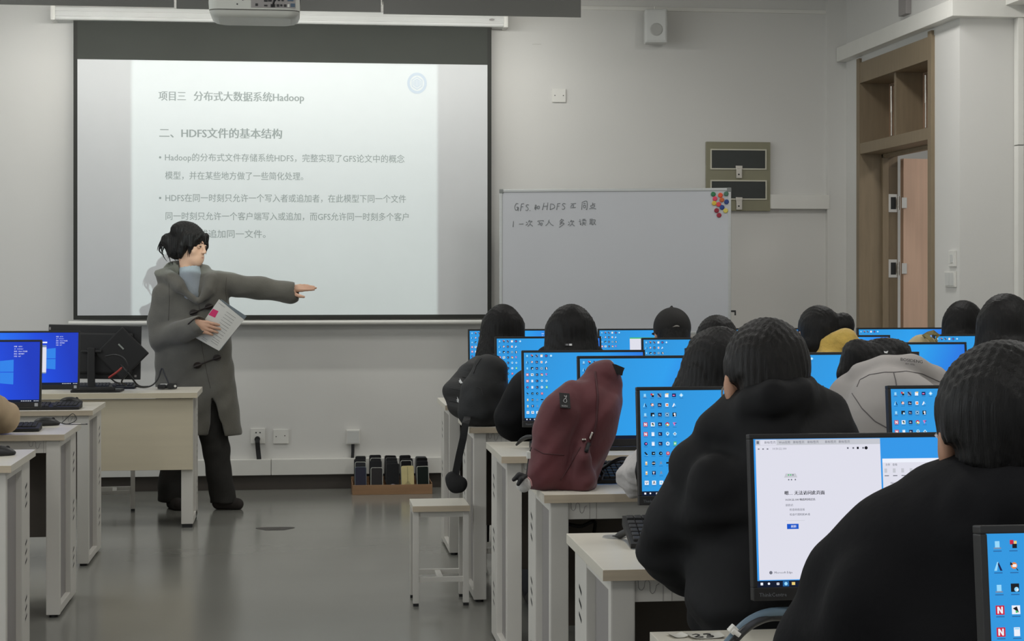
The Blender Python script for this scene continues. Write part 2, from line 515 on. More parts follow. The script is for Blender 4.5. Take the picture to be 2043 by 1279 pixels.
# ------------------------------------------------------------------ setting
WY = 11.55           # front wall
WX = 3.64            # wall with the door
WX2 = 3.99           # wall beyond the step
LX = -4.3            # window wall
YB = -2.4
PIL = 9.44           # step of the right wall
m = MB(); m.box((LX - 0.2, YB, -0.15), (WX2 + 2.4, WY + 0.2, 0)); struct(m.build('floor', M_FLOOR))
m = MB(); m.box((LX - 0.2, YB, CEIL), (WX2 + 0.2, WY + 0.2, CEIL + 0.15)); struct(m.build('ceiling', M_CEIL))
m = MB(); m.box((LX - 0.2, WY, 0), (WX + 0.05, WY + 0.2, CEIL)); struct(m.build('wall_front', M_WALL))
# left wall with three window openings
m = MB()
ys = [YB, 1.55, 3.65, 4.55, 6.65, 7.55, 9.65, WY]
for i in range(0, 7):
    if i % 2 == 0: m.box((LX - 0.2, ys[i], 0), (LX, ys[i + 1], CEIL))
    else:
        m.box((LX - 0.2, ys[i], 0), (LX, ys[i + 1], 1.05)); m.box((LX - 0.2, ys[i], 2.65), (LX, ys[i + 1], CEIL))
struct(m.build('wall_left', M_WALL))
M_GLASS = mat('window_glass', rgb(225, 235, 238), 0.05)
M_GLASS.node_tree.nodes['Principled BSDF'].inputs['Transmission Weight'].default_value = 0.9
for i, (a, b) in enumerate(((1.55, 3.65), (4.55, 6.65), (7.55, 9.65))):
    m = MB()
    for y in (a, (a + b) / 2 - 0.03, b - 0.06): m.box((LX - 0.17, y, 1.05), (LX - 0.1, y + 0.06, 2.65))
    for z in (1.05, 2.59): m.box((LX - 0.17, a, z), (LX - 0.1, b, z + 0.06))
    w = struct(m.build('window_%d' % (i + 1), M_PVC))
    m = MB(); m.box((LX - 0.14, a + 0.05, 1.1), (LX - 0.134, b - 0.05, 2.6)); m.build('pane', M_GLASS, w)
# right wall: door bay (with the opening), step and the wall along the seats
DY0, DY1, DZ = 9.83, 11.22, 2.82
m = MB()
m.box((WX, DY1, 0), (WX + 0.24, WY + 0.2, CEIL)); m.box((WX, PIL, 0), (WX + 0.24, DY0, CEIL)); m.box((WX, DY0, DZ), (WX + 0.24, DY1, CEIL))
m.box((WX + 0.24, PIL, 0), (WX2 + 0.2, PIL + 0.2, CEIL))
m.box((WX2, YB, 0), (WX2 + 0.2, PIL, CEIL))
struct(m.build('wall_right', M_WALL))
# corridor beyond the door
m = MB(); m.box((WX + 2.2, PIL - 1.0, 0), (WX + 2.35, WY + 2.2, 3.0)); m.box((WX + 0.24, WY + 2.0, 0), (WX + 2.35, WY + 2.2, 3.0))
struct(m.build('wall_corridor', M_WALL))
m = MB(); m.box((WX + 0.24, PIL - 1.0, 2.9), (WX + 2.35, WY + 2.2, 3.0)); struct(m.build('ceiling_corridor', M_CEIL))
m = MB(); m.box((WX - 0.13, WY - 0.045, 0), (WX, WY, CEIL)); struct(m.build('trim_1', M_WALL))                 # shallow pilaster in the corner
# skirting and cable trunking
m = MB(); m.box((LX, WY - 0.014, 0), (WX - 0.13, WY, 0.1)); struct(m.build('baseboard_front', M_SKIRT))
m = MB(); m.box((WX - 0.014, PIL, 0), (WX, DY0 - 0.02, 0.1)); m.box((WX - 0.014, DY1 + 0.02, 0), (WX, WY - 0.05, 0.1)); m.box((WX2 - 0.014, YB, 0), (WX2, PIL, 0.1)); struct(m.build('baseboard_right', M_SKIRT))
m = MB(); m.box((LX, YB, 0), (LX + 0.014, WY, 0.1)); struct(m.build('baseboard_left', M_SKIRT))
zt0, zt1 = 0.098, 0.2
xj = P(541, 930, Y=11.5).x
m = MB(); m.box((LX, WY - 0.06, zt0), (xj - 0.0015, WY, zt1), bev=0.004); m.box((xj + 0.0015, WY - 0.06, zt0), (1.15, WY, zt1), bev=0.004)
struct(m.build('trim_2', M_PVC))                                                                                # floor-level trunking
m = MB(); m.box((1.15, WY - 0.035, zt0), (WX - 0.13, WY, zt1), bev=0.004); struct(m.build('trim_3', M_PVC))
a = P(1160, 30, Y=11.52); m = MB(); m.box((-1.2, WY - 0.012, 3.165), (WX - 0.13, WY, 3.19), bev=0.003); struct(m.build('trim_4', M_PVC))
a = P(1538, 388, Y=11.5); b = P(1655, 417, Y=11.5)
m = MB(); m.box((a.x, WY - 0.05, b.z), (b.x, WY, a.z), bev=0.004); struct(m.build('trim_5', M_PVC))
a = P(1650, 97, Y=11.52); b = P(1656, 384, Y=11.52); c = P(1653, 322, Y=11.5)
m = MB(); m.box((a.x, WY - 0.028, c.z + 0.002), (b.x, WY, a.z), bev=0.003); m.box((a.x, WY - 0.028, b.z), (b.x, WY, c.z - 0.002), bev=0.003); struct(m.build('trim_6', M_PVC))
# raceway over the door, turning round the step
m = MB(); m.box((WX - 0.07, PIL + 0.001, 2.835), (WX, WY - 0.05, 2.93), bev=0.004); m.box((WX - 0.07, PIL - 0.07, 2.835), (WX2, PIL, 2.93), bev=0.004)
struct(m.build('trim_7', M_PVC))
m = MB(); m.box((WX2 - 0.035, PIL - 0.06, 0.1), (WX2 - 0.001, PIL - 0.002, 2.12), bev=0.003); m.box((WX2 - 0.035, PIL - 0.06, 2.125), (WX2 - 0.001, PIL - 0.002, 2.835), bev=0.003)
struct(m.build('trim_8', M_PVC))

# door with transom
dr = struct(bpy.data.objects.new('door_1', None)); COL.objects.link(dr)
x0, x1 = WX - 0.022, WX + 0.24
TZ = 2.19
m = MB()
m.box((x0, DY0, 0), (x1, DY0 + 0.06, DZ), bev=0.003); m.box((x0, DY1 - 0.06, 0), (x1, DY1, DZ), bev=0.003)
m.box((x0 + 0.004, DY0 + 0.06, DZ - 0.165), (x1, DY1 - 0.06, DZ - 0.03), bev=0.003)
m.box((x0 + 0.004, DY0 + 0.06, TZ), (x1, DY1 - 0.06, TZ + 0.07), bev=0.003)
ym = (DY0 + DY1) / 2 + 0.02
m.box((x0 + 0.03, ym - 0.018, TZ + 0.07), (x1, ym + 0.018, DZ - 0.16), bev=0.003)
m.box((x1 - 0.11, DY1 - 0.085, 0), (x1 - 0.07, DY1 - 0.058, TZ), bev=0.002)      # door stop
m.box((x1 - 0.11, DY0 + 0.058, 0), (x1 - 0.07, DY0 + 0.085, TZ), bev=0.002)
m.box((x1 - 0.11, DY0 + 0.06, TZ - 0.025), (x1 - 0.07, DY1 - 0.06, TZ), bev=0.002)
m.build('frame', M_FRAMEW, dr)
m = MB(); m.box((WX - 0.004, DY0 - 0.01, DZ - 0.03), (WX + 0.2, DY1 + 0.01, DZ), bev=0.002); m.build('head_lining', M_PVC2, dr)
for a, b in ((DY0 + 0.062, ym - 0.02), (ym + 0.02, DY1 - 0.062)):
    m = MB(); m.box((x1 - 0.06, a, TZ + 0.072), (x1 - 0.025, b, DZ - 0.167), bev=0.002)
    m.box((x1 - 0.075, a, TZ + 0.072), (x1 - 0.06, a + 0.05, DZ - 0.167), bev=0.002)
    pn = m.build('transom_panel', M_WOOD, dr)
    m = MB(); yy = 10.99 if a > 10.5 else 10.36
    m.cyl((x1 - 0.10, yy, 2.62), (x1 - 0.10, yy, 2.45), 0.009, mi=0, n=12); m.cyl((x1 - 0.10, yy, 2.45), (x1 - 0.10, yy, 2.30), 0.006, mi=0, n=12)
    m.box((x1 - 0.105, yy - 0.012, 2.275), (x1 - 0.06, yy + 0.012, 2.30)); m.box((x1 - 0.105, yy - 0.008, 2.62), (x1 - 0.06, yy + 0.008, 2.635))
    m.build('stay', M_STEEL, pn)
# open leaf, swung into the corridor and hinged on the far jamb
lf = MB(); lf.box((0, -0.05, 0.012), (1.26, -0.005, TZ - 0.03), 0, 0.002); lf.box((-0.001, -0.046, 0.02), (0.004, -0.009, TZ - 0.04), 1)
leaf = lf.build('door_leaf', [M_WOODL, M_WOOD], dr, (x1 + 0.012, DY1 - 0.07, 0)); leaf.rotation_euler = (0, 0, math.radians(8))
for hz in (1.87, 1.44, 0.35):
    m = MB()
    m.box((x1 - 0.068, DY1 - 0.064, hz - 0.06), (x1 - 0.004, DY1 - 0.0595, hz + 0.06), 0, 0.002)
    m.box((x1 - 0.048, DY1 - 0.066, hz - 0.04), (x1 - 0.014, DY1 - 0.0635, hz + 0.04), 1)
    m.cyl((x1 + 0.004, DY1 - 0.066, hz - 0.045), (x1 + 0.004, DY1 - 0.066, hz + 0.045), 0.007, mi=0, n=12)
    m.box((x1 + 0.004, DY1 - 0.1255, hz - 0.035), (x1 + 0.04, DY1 - 0.1225, hz + 0.035), 0, 0.002)
    m.build('hinge', [M_STEEL, M_DKSTEEL], dr)
m = MB(); m.box((1.16, -0.062, 0.98), (1.2, -0.05, 1.16), 0, 0.004); m.cyl((1.18, -0.06, 1.06), (1.18, -0.11, 1.06), 0.011); m.box((1.06, -0.12, 1.05), (1.19, -0.1, 1.07), 0, 0.006)
m.build('handle', M_STEEL, leaf)
# corridor light that falls on the open leaf
area('corridor_lamp_light', (WX + 1.3, 10.3, 2.86), (0, 0, 0), 0.3, 1.2, 16, (1.0, 0.93, 0.88))

# ------------------------------------------------------------------ board lamps and the added, unseen ceiling lamps as fittings (the light sources above belong to them)
M_TUBE = emit('lamp_diffuser', (1.0, 0.98, 0.93, 1), 3.0)
k_ = 0
for lx in (-2.4, 0.4, 2.9):
    for ly in (1.2, 5.0, 8.8):
        k_ += 1
        t = thing('added_ceiling_light', 'added unseen white ceiling luminaire %s, %s' % ({-2.4: 'above the left block of desks', 0.4: 'above the aisle', 2.9: 'above the right block of desks'}[lx], 'towards the back' if ly < 2 else 'in the middle row' if ly < 6 else 'towards the screen'), 'lamp', (lx, ly, CEIL), 0, 'added ceiling luminaires')
        m = MB(); m.box((-0.17, -0.6, -0.05), (0.17, 0.6, 0)); m.build('housing', M_PVC, t)
        m = MB(); m.box((-0.14, -0.57, -0.06), (0.14, 0.57, -0.05)); m.build('diffuser', M_TUBE, t)
BL = ['leftmost grey board lamp, cut off by the photo edge', 'middle grey board lamp hanging above the projection screen, behind the projector', 'rightmost grey board lamp reaching past the screen housing']
edges = [(-66, 347), (352, 760), (765, 1159)]
for i, (pa, pb) in enumerate(edges):
    YL = 10.62
    xa, xb = P(pa, 20, Y=YL).x, P(pb, 20, Y=YL).x
    zb = P((pa + pb) / 2, [11, 20.5, 31][i], Y=YL).z
    t = thing('board_lamp', BL[i], 'lamp', ((xa + xb) / 2, YL, zb), 0, 'board lamps hung in a row before the wall')
    w = (xb - xa) / 2
    m = MB()
    prof = [(0, 0), (0.0, 0.24), (0.05, 0.25), (0.20, 0.10), (0.20, 0.085), (0.05, 0.22), (0.012, 0.21), (0.012, 0.0)]
    Mx = Matrix(((0, 0, 1, -w), (1, 0, 0, 0), (0, 1, 0, 0), (0, 0, 0, 1)))
    m.prism(prof, 2 * w, 0, Mx)
    m.build('housing', M_GREY, t)
    m = MB(); m.cyl((-w + 0.03, 0.06, 0.12), (w - 0.03, 0.06, 0.12), 0.014, mi=0, n=12); m.build('tube', M_TUBE, t)
    for sx in (-0.7 * w, 0.7 * w):
        m = MB(); m.cyl((sx, 0.05, 0.24), (sx, 0.05, CEIL - zb), 0.008, n=10); m.build('hanger_rod', M_PVC2, t)

# ------------------------------------------------------------------ projection screen
ps = thing('projection_screen', 'pull-down projection screen showing a lecture slide on the front wall', 'screen', (0, 11.45, 0))
def rel(v, o): return Vector(v) - Vector(o)
YS = 11.45
xa, xb = P(146.5, 300, Y=YS).x, P(980.5, 300, Y=YS).x
zt, zb = P(146, 40, Y=YS).z, P(146, 638, Y=YS).z
wa, wb = P(154.5, 300, Y=YS).x, P(972.5, 300, Y=YS).x
wt, wz = P(154, 118, Y=YS).z, P(154, 629.5, Y=YS).z
m = MB(); m.box((xa, 0, zb), (wa, 0.002, zt + 0.03), 1); m.box((wb, 0, zb), (xb, 0.002, zt + 0.03), 1); m.box((wa, 0, wt), (wb, 0.002, zt + 0.03), 0); m.box((wa, 0, zb), (wb, 0.002, wz), 1)
m.build('black_border', [M_SCREENB, M_SCREENB2], ps)
m = MB(); m.box((wa, 0, wz), (wb, 0.002, wt)); face = m.build('screen_surface', M_SCREENW, ps)
ca, cb = P(103, 30, Y=YS).x, P(1012, 50, Y=YS).x
cz0, cz1 = zt - 0.005, zt + 0.082
m = MB(); m.box((ca + 0.02, -0.05, cz0), (cb - 0.02, 0.085, cz1), 0, 0.018, seg=3); m.box((ca + 0.02, -0.056, cz0 + 0.022), (cb - 0.02, -0.045, cz0 + 0.034), 0, 0.004); m.box((ca + 0.02, -0.054, cz0 + 0.055), (cb - 0.02, -0.045, cz0 + 0.064), 0, 0.003)
m.build('housing', M_PVC2, ps)
for x in (ca, cb - 0.03):
    m = MB(); m.box((x, -0.058, cz0 - 0.004), (x + 0.03, 0.09, cz1 + 0.008), 0, 0.01); m.build('end_cap', M_PVC, ps)
q = P(981, 44, Y=11.40)
m = MB(); m.prism([(0.014 * math.cos(t * math.pi / 12) * 1.25, 0.007 * math.sin(t * math.pi / 12)) for t in range(24)], 0.002, 0, Matrix.Translation((q.x, -0.058, cz0 + 0.045)) @ Matrix.Rotation(math.pi / 2, 4, 'X')); m.build('maker_badge', M_INSET, ps)
m = MB(); m.cyl((xa - 0.03, 0.0, zb - 0.022), (xb + 0.02, 0.0, zb - 0.022), 0.014, n=16); m.build('weight_bar', M_PVC, ps)
# the slide's lettering
def st(body, px, py, hpx, bold=0.0, mi=0, width=None):
    p = P(px, py, Y=YS)
    d = p.y / (C_ - (px - CX) / F * S_)
    size = hpx * d / F
    a = MB(); a.text(body, size, Matrix.Identity(4), mi, bold * size)
    if width:
        b = P(px + width, py, Y=YS)
        k = (b.x - p.x) / max(v[0] for v in a.v)
        a.v = [(v[0] * k, v[1], v[2]) for v in a.v]
    Mt = Matrix.Translation((p.x, -0.0004, p.z)) @ Matrix.Rotation(math.pi / 2, 4, 'X')
    return [tuple(Mt @ Vector(v)) for v in a.v], a.f
m = MB()
for body, px, py, h, bd, w in (
        ('项目三', 316, 199, 21, .045, 55), ('分布式大数据系统Hadoop', 386, 199.5, 21, .045, 221),
        ('二、HDFS文件的基本结构', 317, 273, 22, .045, 246),
        ('Hadoop的分布式文件存储系统HDFS，完整实现了GFS论文中的概念', 328, 320, 17.5, .008, 479),
        ('模型，并在某些地方做了一些简化处理。', 329, 356.5, 17.5, .008, 276),
        ('HDFS在同一时刻只允许一个写入者或追加者，在此模型下同一个文件', 329, 401, 17.5, .008, 481),
        ('同一时刻只允许一个客户端写入或追加，而GFS允许同一时刻多个客户', 329, 437.5, 17.5, .008, 486),
        ('端写入或追加同一文件。', 342, 473, 17.5, .008, 188)):
    vs, fs = st(body, px, py, h, bd, 0, w); m.add(vs, fs, 0)
for py in (314, 395):
    p = P(319.5, py, Y=YS); m.cyl((p.x, -0.0006, p.z), (p.x, -0.0004, p.z), 0.0075, mi=0, n=12)
m.build('slide_lettering', M_SLIDETXT, ps)
# round emblem in the slide's corner: ring and hexagon with strokes
m = MB(); p = P(832, 166, Y=YS)
def ring(r0, r1, n, mi, y, rot=0.0):
    vs = []; 
    for i in range(n):
        t = 2 * math.pi * i / n + rot
        vs += [(p.x + r0 * math.cos(t), y, p.z + r0 * math.sin(t) * 1.08), (p.x + r1 * math.cos(t), y, p.z + r1 * math.sin(t) * 1.08)]
    m.add(vs, [[2 * i, 2 * i + 1, (2 * i + 3) % (2 * n), (2 * i + 2) % (2 * n)] for i in range(n)], mi)
ring(0.047, 0.064, 36, 0, -0.0012); ring(0.0001, 0.040, 6, 0, -0.0012, math.pi / 6)
ring(0.027, 0.034, 6, 1, -0.0016, math.pi / 6)
for dx, h in ((-0.015, .017), (-0.005, .021), (0.005, .021), (0.015, .017)): m.box((p.x + dx - .002, -0.0018, p.z - h), (p.x + dx + .002, -0.0016, p.z + h), 1)
m.build('slide_emblem', [M_SLIDELOGO, M_SCREENW], ps)

# ------------------------------------------------------------------ projector
M_PROJ = mat('projector_white', rgb(206, 207, 199), 0.45, noise=0.02)
pj = thing('projector', 'white ceiling projector with cable sockets on its rear', 'projector', (-0.195, 7.15, 2.42))
W2 = 0.178
m = MB()
def rrect(w, d, r, n=6):
    pts = []
    for cx, cy, a0 in ((w - r, d - r, 0), (-w + r, d - r, 90), (-w + r, -d + r, 180), (w - r, -d + r, 270)):
        for i in range(n + 1):
            t = math.radians(a0 + 90 * i / n); pts.append((cx + r * math.cos(t), cy + r * math.sin(t)))
    return pts
def loft(m, rings, mi=0, caps=True, smooth=True):
    n = len(rings[0]); vs = [v for r in rings for v in r]
    m.add(vs, [[i * n + k, i * n + (k + 1) % n, (i + 1) * n + (k + 1) % n, (i + 1) * n + k] for i in range(len(rings) - 1) for k in range(n)], mi, smooth)
    if caps: m.add(rings[0], [list(range(n))[::-1]], mi); m.add(rings[-1], [list(range(n))], mi)
loft(m, [[(x, y, z) for x, y in rrect(w, d, 0.04)] for w, d, z in ((W2 - .035, .115, 0.0), (W2 - .018, .125, .004), (W2 - .006, .134, .014), (W2 - .001, .138, .026))], 0)
loft(m, [[(x, y, z) for x, y in rrect(w, d, 0.04)] for w, d, z in ((W2, .14, .03), (W2 + .002, .14, .06), (W2, .14, .088))], 0)
m.box((-W2 + .01, -.1405, .0265), (W2 - .01, -.139, .0275), 1)
m.build('casing', [M_PROJ, M_INSET], pj)
m = MB(); loft(m, [[(x, y, z) for x, y in rrect(w, d, 0.03)] for w, d, z in ((W2 + .003, .142, .088), (W2 - .006, .13, .1), (W2 - .05, .09, .112))], 0); m.build('top_cover', M_BLACK2, pj)
m = MB(); yb = -0.1415
m.box((-.012, yb, .036), (W2 - .015, yb + .002, .085), 1)
for (x, z, w, h, mi) in ((.01, .048, .010, .010, 0), (.046, .045, .013, .006, 0), (.074, .045, .018, .012, 0), (.094, .046, .010, .010, 0), (.107, .047, .008, .008, 0), (.122, .046, .010, .010, 0), (.152, .048, .017, .014, 2), (.046, .066, .014, .012, 0), (.062, .067, .014, .012, 0), (.082, .068, .009, .009, 0), (.097, .068, .009, .009, 0), (.112, .068, .009, .009, 0), (.143, .069, .024, .010, 2), (.098, .081, .02, .006, 0), (.142, .081, .024, .007, 2), (.135, .046, .008, .012, 3)):
    m.box((x - w / 2, yb - .002, z - h / 2), (x + w / 2, yb + .001, z + h / 2), mi, 0.001)
m.cyl((-.066, yb - .001, .049), (-.066, yb + .001, .049), .003, mi=0, n=10); m.cyl((-.044, yb - .001, .066), (-.044, yb + .001, .066), .0025, mi=0, n=10)
m.build('socket_panel', [M_BLACK, M_INSET, mat('blue_socket', rgb(70, 90, 110), .5), M_PVC], pj)
m = MB(); m.tube([(.074, -.142, .046), (.078, -.168, .055), (.088, -.17, .09), (.10, -.12, .16), (.06, -.02, .35), (.02, 0, .6)], .004, n=8); m.build('signal_cable', M_BLACK, pj)
m = MB(); m.cyl((0, 0, .11), (0, 0, CEIL - 2.42), .022); m.box((-.09, -.07, .108), (.09, .07, .118)); m.cyl((0, 0, CEIL - 2.46), (0, 0, CEIL - 2.42), .07); m.build('ceiling_pole', M_PVC2, pj)
m = MB(); m.cyl((0, .135, .05), (0, .158, .05), .035, mi=0); m.cyl((0, .1585, .05), (0, .159, .05), .026, mi=1); m.build('lens', [M_BLACK, emit('lens_glow', (0.8, 0.95, 1, 1), 2.0)], pj)

# ------------------------------------------------------------------ things on the walls
a, b = P(1285, 22, Y=WY - 0.06), P(1326, 89, Y=WY - 0.06)
t = thing('wall_speaker', 'small white loudspeaker bracketed high on the front wall', 'speaker', ((a.x + b.x) / 2 + .01, WY, b.z), math.radians(-6))
h = a.z - b.z
m = MB(); m.box((-.073, -.165, 0), (.073, -.045, h), 0, .012, seg=3); m.build('cabinet', M_PVC2, t)
m = MB(); m.box((-.062, -.170, .012), (.062, -.164, h - .012), 0, .003); m.cyl((0, -.1702, .085), (0, -.173, .085), .043, .036, mi=1, n=24); m.build('grille', [M_PVC2, mat('speaker_mesh', rgb(176, 176, 172), .7, bump=.2, bscale=900)], t)
m = MB(); m.box((-.012, -.046, h * .4), (.012, .0, h * .55), 0, .002); m.build('bracket', M_PVC, t)
m = MB(); m.cyl((0, -.06, h - .002), (0, -.06, h + .03), .006, n=10); m.build('pivot_pin', M_PVC, t)

def plate(name, label, cat, px0, py0, px1, py1, parts, X=None, th=0.012):
    """square wall plate facing the room"""
    if X is None:
        a, b = P(px0, py0, Y=WY - th), P(px1, py1, Y=WY - th); w, h = (b.x - a.x) / 2, (a.z - b.z) / 2
        t = thing(name, label, cat, ((a.x + b.x) / 2, WY, (a.z + b.z) / 2))
    else:
        a, b = P(px0, py0, X=X - th), P(px1, py1, X=X - th); w, h = abs(b.y - a.y) / 2, (a.z - b.z) / 2
        t = thing(name, label, cat, (X, (a.y + b.y) / 2, (a.z + b.z) / 2), -math.pi / 2)
    w, h = max(w, .02), abs(h)
    m = MB(); m.box((-w, -th, -h), (w, -.0005, h), 0, .003); m.build('cover_plate', M_PVC, t)
    for nm, boxes, mt in parts:
        m = MB()
        for bx in boxes:
            if len(bx) == 3: m.cyl((bx[0] * w, -th - .001, bx[1] * h), (bx[0] * w, -th + .001, bx[1] * h), bx[2], n=16)
            else: m.box((bx[0] * w, -th - bx[4], bx[1] * h), (bx[2] * w, -th + .001, bx[3] * h), 0, .001)
        m.build(nm, mt, t)
    return t
plate('blank_wall_plate', 'square blank wall plate high between the screen and the whiteboard', 'wall plate', 1102, 177, 1129, 204, [('screw', [(-.62, 0, .0035)], M_DKSTEEL), ('screw', [(.62, 0, .0035)], M_DKSTEEL)])
plate('blank_wall_plate', 'square blank wall plate low on the wall, right of the plugged socket', 'wall plate', 545, 857, 576, 885, [('screw', [(-.62, 0, .0035)], M_DKSTEEL), ('screw', [(.5, .1, .0035)], M_DKSTEEL)])
ws = plate('wall_socket', 'white wall socket with a black plug, low on the wall right of the teacher', 'socket', 500, 855, 529, 885, [('pin_holes', [(-.25, .45, .0045), (.3, .45, .0045)], M_BLACK)])
a = P(513.5, 876, Y=WY - .02)
t = thing('plug_cable', 'black plug and flat cable running from the socket down to the trunking', 'cable', (a.x, WY - .012, a.z))
m = MB(); m.cyl((0, 0, 0), (0, -.03, 0), .018, mi=0); m.build('plug', M_BLACK, t)
e = P(517, 917, Y=WY - .02)
m = MB(); m.strip([(0, -.026, 0), (.001, -.03, -.02), (.005, -.022, -.07), (e.x - a.x, -.025, e.z - a.z + .003)], .03, .008, (1, 0, 0)); m.build('flex', M_BLACK, t)
plate('junction_box', 'deeper white surface box low on the wall above the phone tray', 'wall box', 691, 858, 718, 886, [('lid', [(-.86, -.86, .86, .86, .003)], M_PVC2)], th=.035)
a = P(704, 886, Y=WY - .02); b = P(703, 917, Y=WY - .02)
m = MB(); m.strip([(a.x, WY - .016, a.z), (a.x, WY - .018, (a.z + b.z) / 2), (b.x, WY - .02, b.z + .003)], .02, .008, (1, 0, 0)); tag(m.build('drop_cable', M_BLACK), 'short black cable between the surface box and the trunking', 'cable')
plate('light_switch', 'white double light switch on the wall right of the door', 'switch', 1884, 541, 1905, 573, [('rocker', [(-.8, -.8, -.04, .8, .004)], M_PVC2), ('rocker', [(.04, -.8, .8, .8, .004)], M_PVC2)], X=WX)
plate('switch_plate', 'narrow white plate above the light switch by the door', 'wall plate', 1892, 500, 1905, 532, [('button', [(-.4, -.5, .4, .5, .003)], M_PVC2)], X=WX)
a, b = P(1797, -8, X=WX - .02), P(1812, 27, X=WX - .02)
m = MB(); m.box((WX - .035, b.y, b.z), (WX, a.y, a.z), 0, .004); tag(m.build('wall_box', M_INSET), 'small grey box on the wall above the door raceway', 'wall box')
m = MB(); a = P(1062, 88, Y=WY); m.box((a.x, WY - .0015, a.z - .002), (a.x + .06, WY, a.z + .001)); tag(m.build('wall_scuff', mat('scuffed_paint', rgb(186, 186, 178), .8)), 'faint scuff on the wall between screen and speaker', 'scuff', kind='structure')

# electrical panel
M_OLIVE = mat('olive_grey_paint', rgb(134, 131, 108), .5, noise=.04)
M_SMOKE = mat('smoked_window', rgb(48, 52, 50), .2, noise=.1, scale=4, stretch=(.4, 1, 3))
a, b = P(1409.5, 282.5, Y=WY - .03), P(1537, 421, Y=WY - .03)
t = thing('electrical_panel', 'olive grey electrical panel with two dark windows and steel latches', 'electrical panel', (a.x, WY, b.z))
m = MB(); m.box((0, -.03, 0), (b.x - a.x, -.001, a.z - b.z), 0, .003); m.build('cabinet', M_OLIVE, t)
def lp(px, py): q = P(px, py, Y=WY - .03); return q.x - a.x, q.z - b.z
for (q0, q1, lt) in (((1417, 297), (1529, 339), (1474, 341)), ((1417, 359), (1529.5, 399), (1474, 404))):
    (u0, v1), (u1, v0) = lp(*q0), lp(*q1)
    m = MB(); f_ = .009
    for c in (((u0, v0), (u1, v0 + f_)), ((u0, v1 - f_), (u1, v1)), ((u0, v0 + f_), (u0 + f_, v1 - f_)), ((u1 - f_, v0 + f_), (u1, v1 - f_))):
        m.box((c[0][0], -.038, c[0][1]), (c[1][0], -.029, c[1][1]), 0, .001)
    dd = m.build('window_frame', mat('cream_plastic', rgb(196, 193, 176), .5), t)
    m = MB(); m.box((u0 + f_, -.033, v0 + f_), (u1 - f_, -.029, v1 - f_)); m.build('window_pane', M_SMOKE, dd)
    cx_, cz_ = lp(*lt)
    m = MB(); m.box((cx_ - .024, -.044, cz_ + .012), (cx_ + .022, -.036, cz_ + .034), 0, .002); m.box((cx_ - .02, -.043, cz_ - .05), (cx_ + .02, -.036, cz_ + .014), 0, .003); m.cyl((cx_ - .004, -.047, cz_ - .025), (cx_ - .004, -.042, cz_ - .025), .015, n=16); m.cyl((cx_ - .004, -.0475, cz_ - .025), (cx_ - .004, -.0465, cz_ - .025), .006, mi=1, n=12)
    m.build('latch', [M_STEEL, M_DKSTEEL], dd)

# whiteboard on its stand
M_BOARD = mat('whiteboard_enamel', rgb(188, 190, 194), .22, noise=.02, scale=1.5)
M_ALU = mat('brushed_aluminium', rgb(190, 192, 190), .4, .7, noise=.04, stretch=(1, 1, 12))
bl, br = P(997, 378, d=11.20), P(1458.5, 375, d=11.0)
wb_w = math.hypot(br.x - bl.x, br.y - bl.y); wb_r = math.atan2(br.y - bl.y, br.x - bl.x)
wb_t = bl.z
t = thing('whiteboard', 'free-standing whiteboard with two handwritten lines, turned slightly from the wall', 'whiteboard', (bl.x, bl.y, 0), wb_r)
zb_ = wb_t - .92
m = MB(); m.box((.012, -.008, zb_ + .012), (wb_w - .012, .008, wb_t - .012)); m.build('board', M_BOARD, t)
m = MB()
for a_, b_ in (((0, zb_), (wb_w, zb_ + .018)), ((0, wb_t - .018), (wb_w, wb_t)), ((0, zb_ + .018), (.018, wb_t - .018)), ((wb_w - .018, zb_ + .018), (wb_w, wb_t - .018))):
    m.box((a_[0], -.012, a_[1]), (b_[0], .012, b_[1]), 0, .003)
fr = m.build('frame', M_ALU, t)
for x in (0, wb_w):
    for z in (zb_, wb_t):
        s = 1 if x == 0 else -1; u = 1 if z == zb_ else -1
        m = MB(); m.box((min(x - .002 * s, x + .026 * s), -.014, min(z - .002 * u, z + .026 * u)), (max(x - .002 * s, x + .026 * s), .014, max(z - .002 * u, z + .026 * u)), 0, .006); m.build('corner_cap', mat('grey_corner_plastic', rgb(120, 124, 122), .5), fr)
m = MB(); m.box((.35, -.07, zb_ - .004), (wb_w - .35, -.012, zb_ + .006), 0, .003); m.box((.35, -.072, zb_ + .004), (wb_w - .35, -.066, zb_ + .02), 0, .002); m.build('pen_tray', M_ALU, t)
m = MB(); m.box((wb_w, -.01, 1.165), (wb_w + .03, .01, 1.177), 0, .003); m.cyl((wb_w + .026, 0, 1.145), (wb_w + .026, 0, 1.17), .005); m.build('pivot_knob', M_BLACK, t)
for x in (.05, wb_w - .05):
    m = MB(); m.box((x - .018, .013, .06), (x + .018, .04, 1.55), 0, .004); m.build('upright', M_ALU, t)
    m = MB(); m.box((x - .02, -.24, .05), (x + .02, .27, .085), 0, .006); m.build('foot', M_ALU, t)
    for yy in (-.22, .25):
        m = MB(); m.cyl((x - .012, yy, .026), (x + .012, yy, .026), .026, mi=0); m.cyl((x, yy, .05), (x, yy, .03), .01); m.build('castor', M_BLACK, t)
